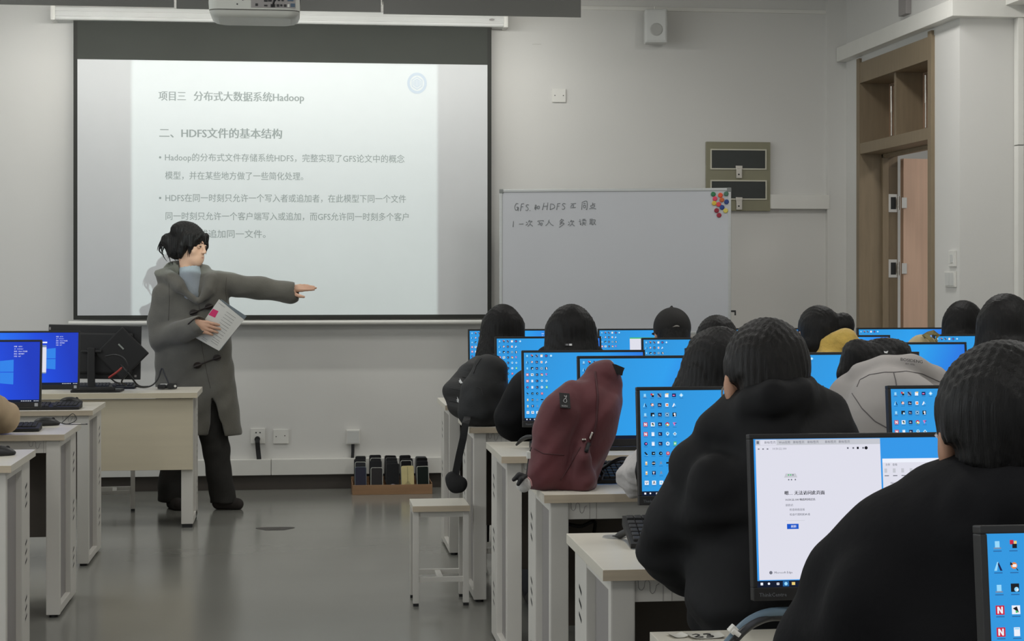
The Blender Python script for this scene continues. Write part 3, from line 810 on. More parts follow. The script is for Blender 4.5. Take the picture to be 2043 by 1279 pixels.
# handwriting as pen strokes: glyph cells of 0..1 traced by hand
GL = {
 'G': [[(.85, .9), (.45, .95), (.1, .5), (.3, .05), (.7, .15), (.8, .45)], [(.5, .45), (.9, .42), (.85, -.05)]],
 'F': [[(.35, .95), (.15, .0)], [(.35, .95), (.95, 1.0)], [(.25, .55), (.75, .6)]],
 'S': [[(.9, .9), (.5, .98), (.2, .75), (.6, .5), (.75, .2), (.4, .0), (.1, .1)]],
 ',': [[(.2, .1), (.1, -.1)]],
 '和': [[(.1, .75), (.45, .85)], [(.28, 1.0), (.26, .0)], [(.05, .5), (.5, .58)], [(.26, .5), (.05, .2)], [(.3, .45), (.5, .3)], [(.6, .65), (.62, .2)], [(.6, .65), (.95, .7), (.9, .25), (.62, .22)]],
 'H': [[(.3, 1), (.05, 0)], [(.9, 1.05), (.75, .0)], [(.18, .5), (.82, .55)]],
 'D': [[(.2, .95), (.1, .05)], [(.2, .95), (.8, .8), (.9, .35), (.1, .05)]],
 '不': [[(.15, .9), (.95, .98)], [(.6, .95), (.1, .4)], [(.55, .7), (.5, .15)], [(.05, .2), (.9, .25)]],
 '同': [[(.1, .85), (.05, .0)], [(.1, .85), (.85, 1.0), (.85, .05), (.7, .1)], [(.3, .72), (.65, .75)], [(.32, .5), (.35, .25), (.62, .28), (.62, .52), (.32, .5)]],
 '点': [[(.5, 1), (.48, .6)], [(.5, .8), (.85, .85)], [(.25, .6), (.75, .65), (.7, .4), (.3, .38), (.25, .6)], [(.05, .12), (.5, .2), (.95, .1)]],
 '1': [[(.5, 1), (.4, 0)]],
 '一': [[(.05, .5), (.95, .56)]],
 '次': [[(.05, .7), (.2, .6)], [(.0, .2), (.3, .45)], [(.5, 1), (.35, .65)], [(.45, .8), (.85, .82), (.75, .65)], [(.62, .7), (.55, .35), (.25, .05)], [(.58, .4), (.95, .05)]],
 '写': [[(.1, .85), (.1, .7)], [(.1, .85), (.9, .92), (.85, .75)], [(.35, .72), (.3, .45), (.75, .5), (.65, .1), (.5, .12)], [(.1, .25), (.6, .3)]],
 '入': [[(.45, .95), (.3, .4), (.0, .05)], [(.42, .75), (.65, .3), (1, .05)]],
 '多': [[(.5, 1), (.2, .7)], [(.45, .9), (.8, .85), (.2, .5)], [(.6, .6), (.2, .3)], [(.55, .5), (.9, .45), (.1, 0)], [(.45, .75), (.6, .65)]],
 '读': [[(.1, .9), (.2, .8)], [(.0, .6), (.2, .62), (.18, .1), (.32, .25)], [(.45, .9), (.9, .92)], [(.67, 1), (.66, .75)], [(.4, .72), (.95, .74), (.9, .6)], [(.5, .55), (.6, .45)], [(.38, .35), (.98, .38)], [(.68, .5), (.62, .25), (.4, .0)], [(.68, .25), (.92, .02)]],
 '取': [[(.05, .92), (.5, .95)], [(.12, .92), (.12, .2)], [(.42, .95), (.42, .05)], [(.12, .7), (.42, .72)], [(.12, .48), (.42, .5)], [(.0, .2), (.5, .28)], [(.55, .8), (.92, .82), (.75, .35), (.5, .05)], [(.6, .6), (.75, .35), (1, .05)]],
}
m = MB()
def wline(chars, base_py):
    for ch, px, w, dy, hh in chars:
        for stroke in GL[ch]:
            pts = []
            for (gx, gy) in stroke:
                xx = (px + gx * w - 997) / 461.5 * wb_w
                zz = P(px, base_py + dy, d=11.17).z + gy * hh * 11.17 / F
                pts.append((xx, -.0088, zz))
            m.tube(pts, .0021, n=5, sub=3)
wline([('G', 1027, 9, 0, 15), ('F', 1038, 9, 1, 15), ('S', 1049, 8, 0, 12), (',', 1058, 4, 0, 6), ('和', 1067, 11, -1, 11), ('H', 1083, 13, -1, 14), ('D', 1098, 11, -1, 13), ('F', 1111, 9, -1, 13), ('S', 1122, 9, -2, 12), ('不', 1139, 13, -3, 11), ('同', 1162, 13, -1, 17), ('点', 1177, 15, -1, 14)], 420)
wline([('1', 1022, 6, 1, 12), ('一', 1036, 10, -2, 6), ('次', 1050, 15, 0, 13), ('写', 1073, 14, -1, 12), ('入', 1090, 16, -1, 13), ('多', 1116, 13, 2, 17), ('次', 1135, 14, 0, 13), ('读', 1157, 15, -2, 13), ('取', 1178, 13, -2, 13)], 452)
m.build('handwriting', mat('grey_marker_ink', rgb(118, 122, 124), .6), t)
for (cx_, cy_, col, lab) in ((444, 991, (46, 116, 74), 'green round magnet, upper left of the magnet cluster on the whiteboard'), (480, 996, (222, 80, 46), 'orange-red round magnet between the two green ones'), (509, 989, (70, 112, 92), 'dull green round magnet nearest the whiteboard corner'), (453, 1014, (216, 62, 92), 'pink round magnet below the upper-left green one'), (487, 1020, (190, 92, 40), 'brownish orange round magnet under the orange-red one'), (511, 1030, (34, 58, 120), 'blue round magnet at the right edge of the whiteboard'), (449, 1037, (206, 176, 62), 'amber yellow round magnet at the left of the cluster'), (471, 1043, (212, 62, 72), 'bright red round magnet in the middle of the cluster'), (488, 1058, (30, 62, 132), 'blue round magnet in the lower middle of the cluster'), (461, 1074, (142, 28, 48), 'dark crimson round magnet, second lowest of the cluster'), (506, 1075, (206, 190, 92), 'pale yellow round magnet low by the whiteboard edge'), (473, 1098, (150, 34, 54), 'crimson round magnet, the lowest of all')):
    px, py = 1250 + cx_ / 2.557, cy_ / 2.557
    fx = (px - 997) / 461.5; base = bl + (br - bl) * fx
    dd = 11.2 - .2 * fx
    z = HC + (YH - py) / F * dd
    o = Matrix.Translation((base.x, base.y, z)) @ Matrix.Rotation(wb_r, 4, 'Z')
    m = MB(); m.cyl((0, -.0085, 0), (0, -.016, 0), .0155, .0145, n=20, mi=0); m.cyl((0, -.016, 0), (0, -.018, 0), .0145, .011, n=20, mi=0)
    g = m.build('round_magnet', mat('magnet_%02d%02d%02d' % tuple(c // 3 for c in col), rgb(*col), .4)); g.matrix_world = o
    tag(g, lab, 'magnet', 'round magnets on the whiteboard')
# floor stain
m = MB(); c = P(549, 1055, Z=0.0)
m.add([(c.x + .095 * (1 + .25 * math.sin(3 * t)) * math.cos(t), c.y + .075 * (1 + .2 * math.cos(2 * t)) * math.sin(t), .0012) for t in [i * math.pi / 12 for i in range(24)]] , [list(range(24))], 0)
m.box((c.x - .03, c.y - .012, 0), (c.x + .03, c.y + .012, .002)); tag(m.build('floor_mark', mat('dark_floor_mark', rgb(60, 56, 52), .5)), 'small dark mark on the bare floor in front of the teacher', 'floor mark', kind='structure')
# ------------------------------------------------------------------ student desks
HD = 0.75
def make_desk(x0, x1, yf, yb, label, aisle='L', group='white computer desks in rows', tray=None, mid=None):
    """desk from x0 to x1, front edge yf (towards the camera), back edge yb; the aisle end carries the slots"""
    t = thing('computer_desk', label, 'desk', (x0, yf, 0), 0, group)
    w, d = x1 - x0, yb - yf
    m = MB()
    m.box((0, 0, HD - .025), (w, d, HD), 0, .0015)
    m.box((-.0012, -.0012, HD - .0245), (w + .0012, .0012, HD - .0008), 1)
    m.build('desktop', [M_DESK, M_EDGE], t)
    nf = max(2, int(round(w / 1.3)) + 1)
    for i in range(nf):
        f = .02 + (w - .04 - .055) * i / (nf - 1)
        if mid and i == 1: f = mid
        outer = -1 if i < nf / 2 else 1                 # which side faces outwards
        fx0, fx1 = f, f + .055
        top = HD - .025
        m = MB()
        m.box((fx0, .022, .012), (fx1, .057, top), 0, .004)                         # near post
        m.box((fx0, d - .19, .012), (fx1, d - .012, top), 0, .003)                  # deep far post
        m.box((fx0 + .001, .056, top - .03), (fx1 - .001, d - .189, top - .001), 0, .003)                   # top rail
        m.box((fx0 + .001, .056, .013), (fx1 - .001, d - .189, .045), 0, .003)                       # foot rail
        xi = fx0 + .022 if outer < 0 else fx1 - .028
        m.box((xi, .05, .04), (xi + .006, d - .15, top - .02), 1)
        xs = fx0 - .0006 if outer < 0 else fx1 + .0006
        for zc in (.592, .385, .18):
            for k in (-1, 0, 1):
                z = zc + k * .034; yc = d - .10
                a = .019
                # slanted louvre slot
                m.add([(xs, yc - a, z - .012), (xs, yc + a, z + .002), (xs, yc + a, z + .012), (xs, yc - a, z - .002)], [[0, 1, 2, 3]] if outer > 0 else [[3, 2, 1, 0]], 2)
        for yy in (.05, d - .06):
            m.cyl((fx0 + .027, yy, 0), (fx0 + .027, yy, .014), .018, mi=3, n=12)
        m.build('side_frame', [M_FRAME, M_INSET, M_GAP, M_BLACK], t)
    m = MB(); m.box((.07, .03, HD - .078), (w - .07, .048, HD - .025), 0, .002)
    # pressed outline and joint lines of the cable flap at either end
    for s in (0, 1):
        xo = .083 if s == 0 else w - .083 - .06
        pts = [(xo, .0296, HD - .028), (xo + .001, .0296, HD - .046), (xo + .008, .0296, HD - .052), (xo + .014, .0296, HD - .044), (xo + .015, .0296, HD - .034), (xo + .021, .0296, HD - .029), (xo + .026, .0296, HD - .036), (xo + .027, .0296, HD - .054), (xo + .033, .0296, HD - .060), (xo + .039, .0296, HD - .052), (xo + .041, .0296, HD - .042), (xo + .048, .0296, HD - .038)]
        m.tube(pts, .0008, 1, n=5, sub=2)
        m.box((xo + .056, .0292, HD - .077), (xo + .0572, .0302, HD - .026), 1); m.box((xo + .076, .0292, HD - .077), (xo + .0772, .0302, HD - .026), 1)
    m.build('apron', [M_FRAME, M_INSET], t)
    m = MB(); m.box((.07, d - .045, .26), (w - .07, d - .03, HD - .026), 0, .002); m.build('modesty_panel', M_MODEST, t)
    if tray:
        m = MB()
        for (gx, gy) in tray:
            m.cyl((gx, gy, HD), (gx, gy, HD + .003), .03, .028, mi=0, n=28); m.cyl((gx + .008, gy, HD + .0031), (gx + .008, gy, HD + .0034), .014, mi=1, n=16)
        m.build('cable_grommet', [mat('grommet_grey', rgb(150, 150, 146), .4), M_GAP], t)
    return t
RROWS = [  # left end, front, back
    (.70, 8.70, 9.25), (.70, 7.43, 7.98), (.703, 6.23, 6.78), (.706, 5.13, 5.68), (.655, 3.81, 4.36), (.625, 2.59, 3.14), (.62, 1.42, 1.96)]
RL = ['white row desk nearest the whiteboard, in the right block', 'white row desk in the right block carrying the black backpacks', 'white row desk in the right block between the black backpacks and the maroon one',
      'white row desk carrying the maroon backpack', 'white row desk before the man in the black padded jacket, bare at its corner', 'white row desk with the paper tags, behind the man in the black padded jacket',
      'white row desk closest to the camera, right, mostly below the photo']
GR = {2: [(.19, .42)], 4: [(.108, .47)]}
for i, (x, a, b) in enumerate(RROWS):
    make_desk(x, x + (2.66 if i < 5 else 2.66), a, b, RL[i], tray=GR.get(i), mid=1.17 if i == 1 else None)
LROWS = [(-1.005, 8.58, 9.14), (-.968, 7.30, 7.85), (-.99, 6.13, 6.69)]
LL = ['white row desk of the left block just before the teacher desk', 'white row desk of the left block with a mouse and its looped cable', 'nearest white row desk of the left block, cut off by the photo edge']
for i, (x, a, b) in enumerate(LROWS):
    make_desk(x - 2.66, x, a, b, LL[i])

# ------------------------------------------------------------------ teacher desk
TX1, TX0, TY0, TY1 = -.583, -1.95, 9.80, 10.32
t = thing('teacher_desk', 'cream panelled teacher desk with a wide modesty board, at the front left', 'desk', (TX0, TY0, 0))
w, d = TX1 - TX0, TY1 - TY0
M_TDESK = mat('cream_laminate', rgb(206, 196, 172), .45, noise=.03, scale=3, stretch=(.6, 1, 9))
m = MB(); m.box((0, 0, HD - .03), (w, d, HD), 0, .002); m.box((-.0012, -.0012, HD - .0295), (w + .0012, .0012, HD - .001), 1); m.build('desktop', [M_DESK, M_TDESK], t)
m = MB(); m.box((.02, .03, .322), (w - .025, .05, HD - .035), 0, .002); m.build('front_panel', M_TDESK, t)
for xa in (.02, w - .09):
    m = MB(); m.box((xa, .052, .02), (xa + .065, .09, HD - .03), 0, .003); m.box((xa, d - .2, .02), (xa + .065, d - .03, HD - .03), 0, .003); m.box((xa, .08, .02), (xa + .065, d - .1, .055), 0, .003); m.box((xa + .02, .08, .05), (xa + .028, d - .1, HD - .05), 1)
    for zc in (.592, .385, .18):
        for k in (-1, 0, 1):
            z = zc + k * .034; m.add([(xa + .0656, d - .12, z - .008), (xa + .0656, d - .1, z), (xa + .0656, d - .1, z + .011), (xa + .0656, d - .12, z + .004)], [[0, 1, 2, 3]], 2)
    m.box((xa + .005, .055, 0), (xa + .06, .1, .02), 3); m.box((xa + .005, d - .1, 0), (xa + .06, d - .06, .02), 3)
    m.build('side_frame', [M_FRAME, M_INSET, M_GAP, M_BLACK], t)

# ------------------------------------------------------------------ stools
def make_stool(label, loc, rotz=0):
    t = thing('stool', label, 'stool', loc, rotz, 'white lab stools')
    m = MB(); m.box((-.12, -.125, .40), (.12, .125, .425), 0, .003); m.box((-.1212, -.1262, .4005), (.1212, -.1238, .4245), 1); m.build('seat', [M_DESK, M_EDGE], t)
    for sx in (-1, 1):
        for sy in (-1, 1):
            m = MB(); m.box((sx * .106 - .0125, sy * .1 - .0125, .012), (sx * .106 + .0125, sy * .1 + .0125, .40), 0, .002); m.box((sx * .106 - .0115, sy * .1 - .0115, 0), (sx * .106 + .0115, sy * .1 + .0115, .014), 1)
            m.build('leg', [M_FRAME, M_BLACK], t)
    m = MB(); m.box((-.1, -.105, .375), (.1, -.09, .40)); m.box((-.1, .09, .375), (.1, .105, .40)); m.box((-.113, -.09, .375), (-.098, .09, .40)); m.box((.098, -.09, .375), (.113, .09, .40)); m.build('seat_rail', M_FRAME, t)
    for sy in (-1, 1):
        m = MB(); m.box((-.1, min(sy * .108, sy * .092), .10), (.1, max(sy * .108, sy * .092), .122), 0, .002); m.build('stretcher', M_FRAME, t)
    m = MB(); m.box((-.0125, -.092, .105), (.0125, .092, .118), 0, .002); m.build('foot_bar', M_FRAME, t)
    return t
a = P(882, 1208, Z=0)
stool0 = make_stool('empty white stool standing in the aisle beside the right block of desks', (a.x - .005, a.y + .1, 0))
a = P(232, 1020, Z=0)
dup(stool0, (a.x - .02, a.y + .1, 0), 0.1, 'white stool half hidden behind the teacher desk')

# ------------------------------------------------------------------ monitors
SWD, SHT = .459, .258
E_W = emit('lit_white', rgb(236, 240, 250)); E_R = emit('lit_red', rgb(200, 30, 60)); E_N = emit('lit_navy', rgb(14, 24, 74)); E_O = emit('lit_orange', rgb(232, 130, 60))
E_G = emit('lit_green', rgb(70, 190, 110)); E_C = emit('lit_pale_blue', rgb(150, 215, 250)); E_GY = emit('lit_grey', rgb(120, 140, 170)); E_P = emit('lit_pink', rgb(226, 120, 190))
E_D = emit('lit_taskbar', rgb(12, 22, 44)); E_L = emit('lit_caption', rgb(38, 100, 160)); E_K = emit('lit_black', rgb(14, 16, 26)); E_Y = emit('lit_yellow', rgb(235, 205, 120))
E_B = emit('lit_blue', rgb(24, 86, 200)); E_B2 = emit('lit_sky', rgb(46, 130, 232)); E_T = emit('lit_text_grey', rgb(110, 112, 124)); E_PL = emit('lit_lilac_white', rgb(222, 222, 234)); E_TAB = emit('lit_tab_grey', rgb(196, 198, 206))
W_LIGHT = wall_paper('lit_wallpaper_blue', [(0.0, (46, 150, 222)), (0.4, (44, 158, 236)), (0.75, (40, 120, 226)), (1.0, (34, 76, 200))], tilt=-0.25)
W_HERO = wall_paper('lit_wallpaper_deep', [(0.0, (30, 120, 236)), (0.35, (36, 110, 240)), (0.7, (28, 74, 220)), (1.0, (26, 58, 190))], tilt=0.15)
W_SKY = wall_paper('lit_wallpaper_sky', [(0.0, (52, 150, 230)), (0.6, (46, 150, 232)), (1.0, (36, 90, 214))], tilt=-0.2)
PAL = dict(W=1, R=2, N=3, O=4, G=5, C=6, Y=7, P=8, D=9, L=10, K=11, E=12)
def pal(w): return [w, E_W, E_R, E_N, E_O, E_G, E_C, E_GY, E_P, E_D, E_L, E_K, E_Y, E_B, E_B2, E_T, E_PL, E_TAB]
def rect(m, x0, z0, x1, z1, mi, y=-.0006): m.add([(x0, y, z0), (x1, y, z0), (x1, y, z1), (x0, y, z1)], [[0, 1, 2, 3]], mi)
def stext(m, body, x, z, size, mi, bold=0.0, y=-.0012, res=1):
    m.text(body, size, Matrix.Translation((x, y, z)) @ Matrix.Rotation(math.pi / 2, 4, 'X'), mi, bold * size, res=res)
ICONS = [
    ['c', 'rg', 'ns', 'wp', 'nP', 'cd'], ['ba', 'ow', 'nAu', 'wo', 'wA'], ['c2', 'kp', 'nAe', 'bc', 'kw'], ['rN', 'wk', 'nAi', 'rgy', 'pk'], ['rN', 'wc', 'nPr', 'bu', 'wr'],
    ['nn', 'wc', 'nPs', 'cs', 'gH'], ['kb', 'kZ', 'ko', 'rr'], ['yw', 'kr', 'gf', 'kk'], ['yw', 'nT', 'gf'], ['wV', 'wA2', 'ww']]
def draw_icon(m, k, x, z, s):
    """s = half size"""
    r = lambda a, b, c, d, mi, y=-.0006: rect(m, x + a * s, z + b * s, x + c * s, z + d * s, PAL[mi], y)
    def disc(cx, cz, rr, mi, y=-.0007): m.add([(x + (cx + rr * math.cos(q * math.pi / 5)) * s, y, z + (cz + rr * math.sin(q * math.pi / 5)) * s) for q in range(10)], [list(range(10))], PAL[mi])
    def tri(p, mi, y=-.0007): m.add([(x + a * s, y, z + b * s) for a, b in p], [list(range(len(p)))], PAL[mi])
    if k in ('c', 'c2'): r(-.5, -.6, .5, .7, 'C'); r(-.8, -.9, .8, -.6, 'Y')
    elif k == 'rg': r(-.7, .0, .1, .9, 'R'); r(-.2, -.8, .8, .1, 'K', -.0007); r(.2, .1, .8, .7, 'E')
    elif k == 'ns': r(-.9, -.9, .9, .9, 'Y'); tri([(-.9, .9), (-.4, .9), (.9, -.6), (.9, -.9), (.4, -.9), (-.9, .5)], 'N')
    elif k == 'wp': r(-.8, -.9, .8, .7, 'W'); r(-.4, .4, .9, .9, 'E', -.0007)
    elif k == 'nP': r(-.9, -.8, .9, .8, 'N'); r(-.6, -.3, .4, .2, 'P', -.0007)
    elif k == 'cd': tri([(0, 1), (1, 0), (0, -1), (-1, 0)], 'C'); tri([(0, .5), (.5, 0), (0, -.5), (-.5, 0)], 'W', -.0009)
    elif k == 'ba': tri([(-.9, -.9), (-.2, .9), (.1, .9), (-.3, -.9)], 'C'); tri([(.1, .9), (.9, -.9), (.4, -.9), (-.1, .5)], 'N')
    elif k == 'ow': disc(0, .1, .7, 'O'); r(-.4, -.2, .5, .4, 'W', -.0009); tri([(-.8, .9), (-.2, .3), (-.9, .2)], 'K', -.001); tri([(.3, -.2), (.9, -.9), (.6, -.9)], 'K', -.001)
    elif k == 'wo': r(-.7, -.8, .7, .8, 'W'); disc(.1, 0, .5, 'O')
    elif k == 'wA': tri([(-1, -.9), (-.1, .9), (.3, .3), (-.4, -.9)], 'W'); tri([(.1, .2), (.9, -.2), (.2, -.5)], 'C')
    elif k == 'kp': r(-.9, -.8, .9, .9, 'K'); disc(.3, -.3, .5, 'C'); disc(.5, -.4, .25, 'W', -.0009)
    elif k == 'bc': r(-.9, -.9, .9, .9, 'Y'); disc(0, 0, .7, 'C'); disc(0, 0, .4, 'N', -.0009)
    elif k == 'kw': r(-.9, -.9, .9, .9, 'K'); disc(.1, .2, .5, 'W'); tri([(-.2, -.9), (.6, -.9), (.4, .1)], 'W', -.0009)
    elif k == 'rN': r(-.95, -.95, .95, .95, 'R'); tri([(-.6, -.7), (-.6, .7), (-.25, .7), (-.25, -.7)], 'W'); tri([(.25, -.7), (.25, .7), (.6, .7), (.6, -.7)], 'W'); tri([(-.6, .7), (-.25, .7), (.6, -.7), (.25, -.7)], 'W', -.0008)
    elif k == 'wk': r(-.9, -.9, .9, .9, 'W'); tri([(-.7, .3), (.2, .7), (.6, -.6), (0, -.2)], 'K'); disc(.1, -.4, .25, 'G', -.0009)
    elif k == 'rgy': disc(0, 0, .95, 'R'); disc(-.3, -.3, .5, 'G', -.0008); disc(.4, -.3, .5, 'E', -.0009); disc(0, 0, .4, 'W', -.001)
    elif k == 'pk': tri([(-.9, .8), (.8, .8), (.3, .2), (-.1, -.9), (-.5, .1)], 'P'); r(-.1, .3, .9, .6, 'N', -.0009)
    elif k == 'wc': r(-.65, -.9, .65, .9, 'W'); r(-.5, .5, .5, .75, 'C', -.0008)
    elif k == 'bu': disc(0, .2, .85, 'C'); tri([(-.8, .2), (.8, .2), (0, -.9)], 'W'); disc(0, .2, .4, 'Y', -.0009)
    elif k == 'wr': tri([(0, 1), (1, 0), (0, -1), (-1, 0)], 'C'); disc(0, 0, .55, 'W'); disc(0, 0, .3, 'N', -.0009)
    elif k == 'nn': disc(0, 0, .85, 'N'); disc(.1, .05, .4, 'P', -.0009)
    elif k == 'cs': disc(0, 0, .9, 'W'); disc(.1, 0, .6, 'C', -.0009); disc(-.2, .1, .35, 'Y', -.001)
    elif k == 'gH': r(-.7, -.9, .7, .9, 'G'); r(-.4, -.5, -.15, .5, 'W', -.0008); r(.15, -.5, .4, .5, 'W', -.0008); r(-.2, -.1, .2, .12, 'W', -.0008)
    elif k == 'kb': tri([(-.9, .5), (-.3, .8), (.9, -.6), (.2, -.8)], 'K'); r(0, -.9, .9, -.6, 'C')
    elif k == 'kZ': r(-.8, -.7, .8, .8, 'K'); r(-.2, -.2, .5, .2, 'C', -.0008)
    elif k == 'ko': disc(0, 0, .85, 'K'); disc(.15, 0, .3, 'C', -.0009)
    elif k == 'rr': disc(0, 0, .9, 'R'); disc(0, .1, .45, 'W', -.0009); disc(0, .1, .25, 'R', -.001)
    elif k == 'yw': r(-.45, -.8, .45, .8, 'E'); r(-.45, .1, .45, .45, 'W', -.0008); r(-.25, -.5, .2, -.1, 'O', -.0009)
    elif k == 'kr': disc(0, 0, .9, 'K'); r(-.75, -.15, .75, .15, 'W', -.0009)
    elif k == 'gf': disc(0, .4, .4, 'Y'); tri([(-.8, -.9), (-.3, .2), (.4, .1), (.8, -.7), (.1, -.3)], 'Y', -.0008)
    elif k == 'kk': r(-.95, -.3, .95, .5, 'K')
    elif k == 'nT': r(-.8, -.8, .9, .9, 'N'); r(-.5, .2, .4, .5, 'W', -.0008); r(-.2, -.6, .1, .3, 'W', -.0008)
    elif k == 'wV': r(-.95, -.95, .95, .95, 'W'); tri([(-.6, .5), (-.3, .5), (.0, -.3), (.2, -.5), (-.1, -.6)], 'K'); r(.2, -.2, .6, .5, 'Y', -.0008)
    elif k == 'wA2': r(-.95, -.95, .95, .95, 'W'); tri([(-.6, -.6), (-.1, .7), (.15, .7), (.6, -.6), (.3, -.6), (.0, .2), (-.3, -.6)], 'K')
    elif k == 'ww': r(-.9, -.9, .9, .9, 'W'); disc(0, 0, .5, 'C')
    elif k[0] == 'n': r(-.9, -.85, .9, .85, 'N'); stext(m, k[1:], x - .62 * s, z - .38 * s, 1.05 * s, PAL['W'], .01)
    rect(m, x - .9 * s, z - 1.45 * s, x + .9 * s, z - 1.25 * s, PAL['L'])
def taskbar(m, right=True):
    rect(m, 0, 0, SWD, .011, 9, -.0006)
    rect(m, .006, .0035, .0105, .008, 1, -.0008); m.add([(.021 + .0022 * math.cos(q), -.0008, .006 + .0022 * math.sin(q)) for q in np.linspace(0, 5.7, 8)], [list(range(8))], 1); rect(m, .035, .0035, .0395, .0075, 1, -.0008); rect(m, .0365, .0045, .038, .0065, 9, -.001)
    if right:
        for k in range(9): rect(m, SWD - .075 + k * .0075 + (.008 if k > 5 else 0), .0042, SWD - .071 + k * .0075 + (.008 if k > 5 else 0), .0072, 1, -.0008)
def info_text(m, x, z, s=.0058):
    for i, tx in enumerate(('机器：A5701', 'IP：10.50.22.1', '系统：Win10 专业版', '状态：保护模式', '分组：A57')):
        stext(m, tx, x + (.002 if i == 1 else 0), z - i * .0105, s, 1, .015)
def screen_icons(cols=6, info=True):
    m = MB(); rect(m, 0, 0, SWD, SHT, 0, 0)
    for r, row in enumerate(ICONS):
        for c, k in enumerate(row):
            draw_icon(m, k, .0125 + c * .0183, SHT - .012 - r * .0238, .0053)
    if info: info_text(m, SWD - .085, SHT - .018)
    taskbar(m); return m
def screen_hero():
    m = MB(); rect(m, 0, 0, SWD, SHT, 0, 0)
    # the lit window emblem of four panes in the middle of the wallpaper
    cx, cz = SWD * .60, SHT * .50
    for x0, x1 in ((-.062, -.006), (-.003, .075)):
        for sgn in (-1, 1):
            k0, k1 = .036 + .008 * (x0 + .062) / .137, .036 + .008 * (x1 + .062) / .137
            m.add([(cx + x0, -.0006, cz + sgn * .0015), (cx + x1, -.0006, cz + sgn * .0015), (cx + x1, -.0006, cz + sgn * k1 * 1.2), (cx + x0, -.0006, cz + sgn * k0 * 1.15)], [[0, 1, 2, 3][::sgn]], 14)
    for sgn in (-1, 1):
        m.add([(cx - .19, -.0004, cz + sgn * .002), (cx - .064, -.0004, cz + sgn * .002), (cx - .064, -.0004, cz + sgn * .04), (cx - .2, -.0004, cz + sgn * .075)], [[0, 1, 2, 3][::sgn]], 13)
    draw_icon(m, 'c2', .0125, SHT - .012, .0053)
    info_text(m, SWD - .108, SHT - .022, .0062)
    taskbar(m); return m
def screen_web():
    m = MB(); rect(m, 0, 0, SWD, SHT, 0, 0)
    k = 1.0 / 1151.0                      # metres per photo pixel on this screen
    wx = .231
    rect(m, .004, .0125, wx, SHT - .001, 16); rect(m, .004, SHT - .011, wx, SHT - .001, 17, -.0008)
    rect(m, .0125, SHT - .0105, .042, SHT - .0015, 16, -.001); rect(m, .006, SHT - .0085, .0105, SHT - .0035, 15, -.001)
    for x in (.02, .046, .072, .098, .13, .155): stext(m, '新标签页' if x != .046 else 'Web应用', x, SHT - .008, .0052, 15, .01)
    for x in (.008, .016, .024): rect(m, x, SHT - .0185, x + .003, SHT - .0165, 15, -.001)
    stext(m, '10.50.22.100', .034, SHT - .019, .005, 15, .01)
    for x in (.17, .18, .198): rect(m, x, SHT - .019, x + .003, SHT - .016, 15, -.001)
    rect(m, .188, SHT - .0195, .1915, SHT - .0155, 11, -.001); m.add([(.205 + .003 * math.cos(q), -.001, SHT - .0175 + .003 * math.sin(q)) for q in np.linspace(0, 5.5, 9)], [list(range(9))], 11)
    # router drawing, headline and text of the error page
    bx, bz = .057, SHT - .068
    m.add([(bx - .003, -.001, bz), (bx + .021, -.001, bz), (bx + .018, -.001, bz + .007), (bx, -.001, bz + .007)], [[0, 1, 2, 3]], 17)
    for i, c in enumerate((5, 5, 15)): m.add([(bx + .005 + i * .004 + .0013 * math.cos(q), -.0013, bz + .0045 + .0013 * math.sin(q)) for q in np.linspace(0, 5.5, 8)], [list(range(8))], c)
    for x in (.004, .009, .016): rect(m, bx + x, bz - .005, bx + x + .0022, bz - .0025, 15, -.0012)
    stext(m, '嗯… 无法访问此页面', .0535, SHT - .098, .0079, 11, .045)
    stext(m, '10.50.22.100 响应时间过长', .0545, SHT - .1085, .0048, 11, .03)
    stext(m, '请尝试:', .0545, SHT - .118, .0046, 15, .01); stext(m, '检查网络连接', .062, SHT - .126, .0046, 15, .01); stext(m, '检查代理和防火墙', .062, SHT - .1345, .0046, 15, .01)
    rect(m, .055, SHT - .1435, .089, SHT - .143, 17, -.001)
    rect(m, .0565, SHT - .158, .0775, SHT - .149, 13, -.001); stext(m, '刷新', .0635, SHT - .1553, .005, 1, .01, y=-.0014)
    m.add([(.025 + .003 * math.cos(q), -.001, .025 + .003 * math.sin(q)) for q in np.linspace(.6, 6.2, 10)], [list(range(10))], 15); stext(m, 'Microsoft Edge', .031, .0232, .0054, 15, .01)
    # file window on the right
    rect(m, wx + .003, .05, SWD - .02, SHT - .037, 16)
    rect(m, wx + .003, SHT - .044, SWD - .02, SHT - .037, 1, -.0008)
    for i in range(2): stext(m, ('文件', '查看')[i], wx + .008 + i * .013, SHT - .0495, .0045, 15, .01)
    for i in range(7):
        x = wx + .006 + i * .0155
        rect(m, x, SHT - .062, x + .005, SHT - .0545, 17, -.001); rect(m, x, SHT - .068, x + .008, SHT - .0665, 15, -.001)
    m.tube([(wx + .063, -.0011, SHT - .062), (wx + .069, -.0011, SHT - .0555)], .0006, 11, n=4); m.tube([(wx + .063, -.0011, SHT - .0555), (wx + .069, -.0011, SHT - .062)], .0006, 11, n=4)
    stext(m, 'Windows (C:)', wx + .016, SHT - .082, .005, 15, .01); stext(m, 'Program Files', wx + .048, SHT - .082, .005, 15, .01)
    taskbar(m); rect(m, .046, .001, .057, .010, 10, -.0008); m.add([(.0515 + .003 * math.cos(q), -.001, .0055 + .003 * math.sin(q)) for q in np.linspace(.5, 6, 9)], [list(range(9))], 6); rect(m, .062, .003, .068, .008, 12, -.001)
    return m
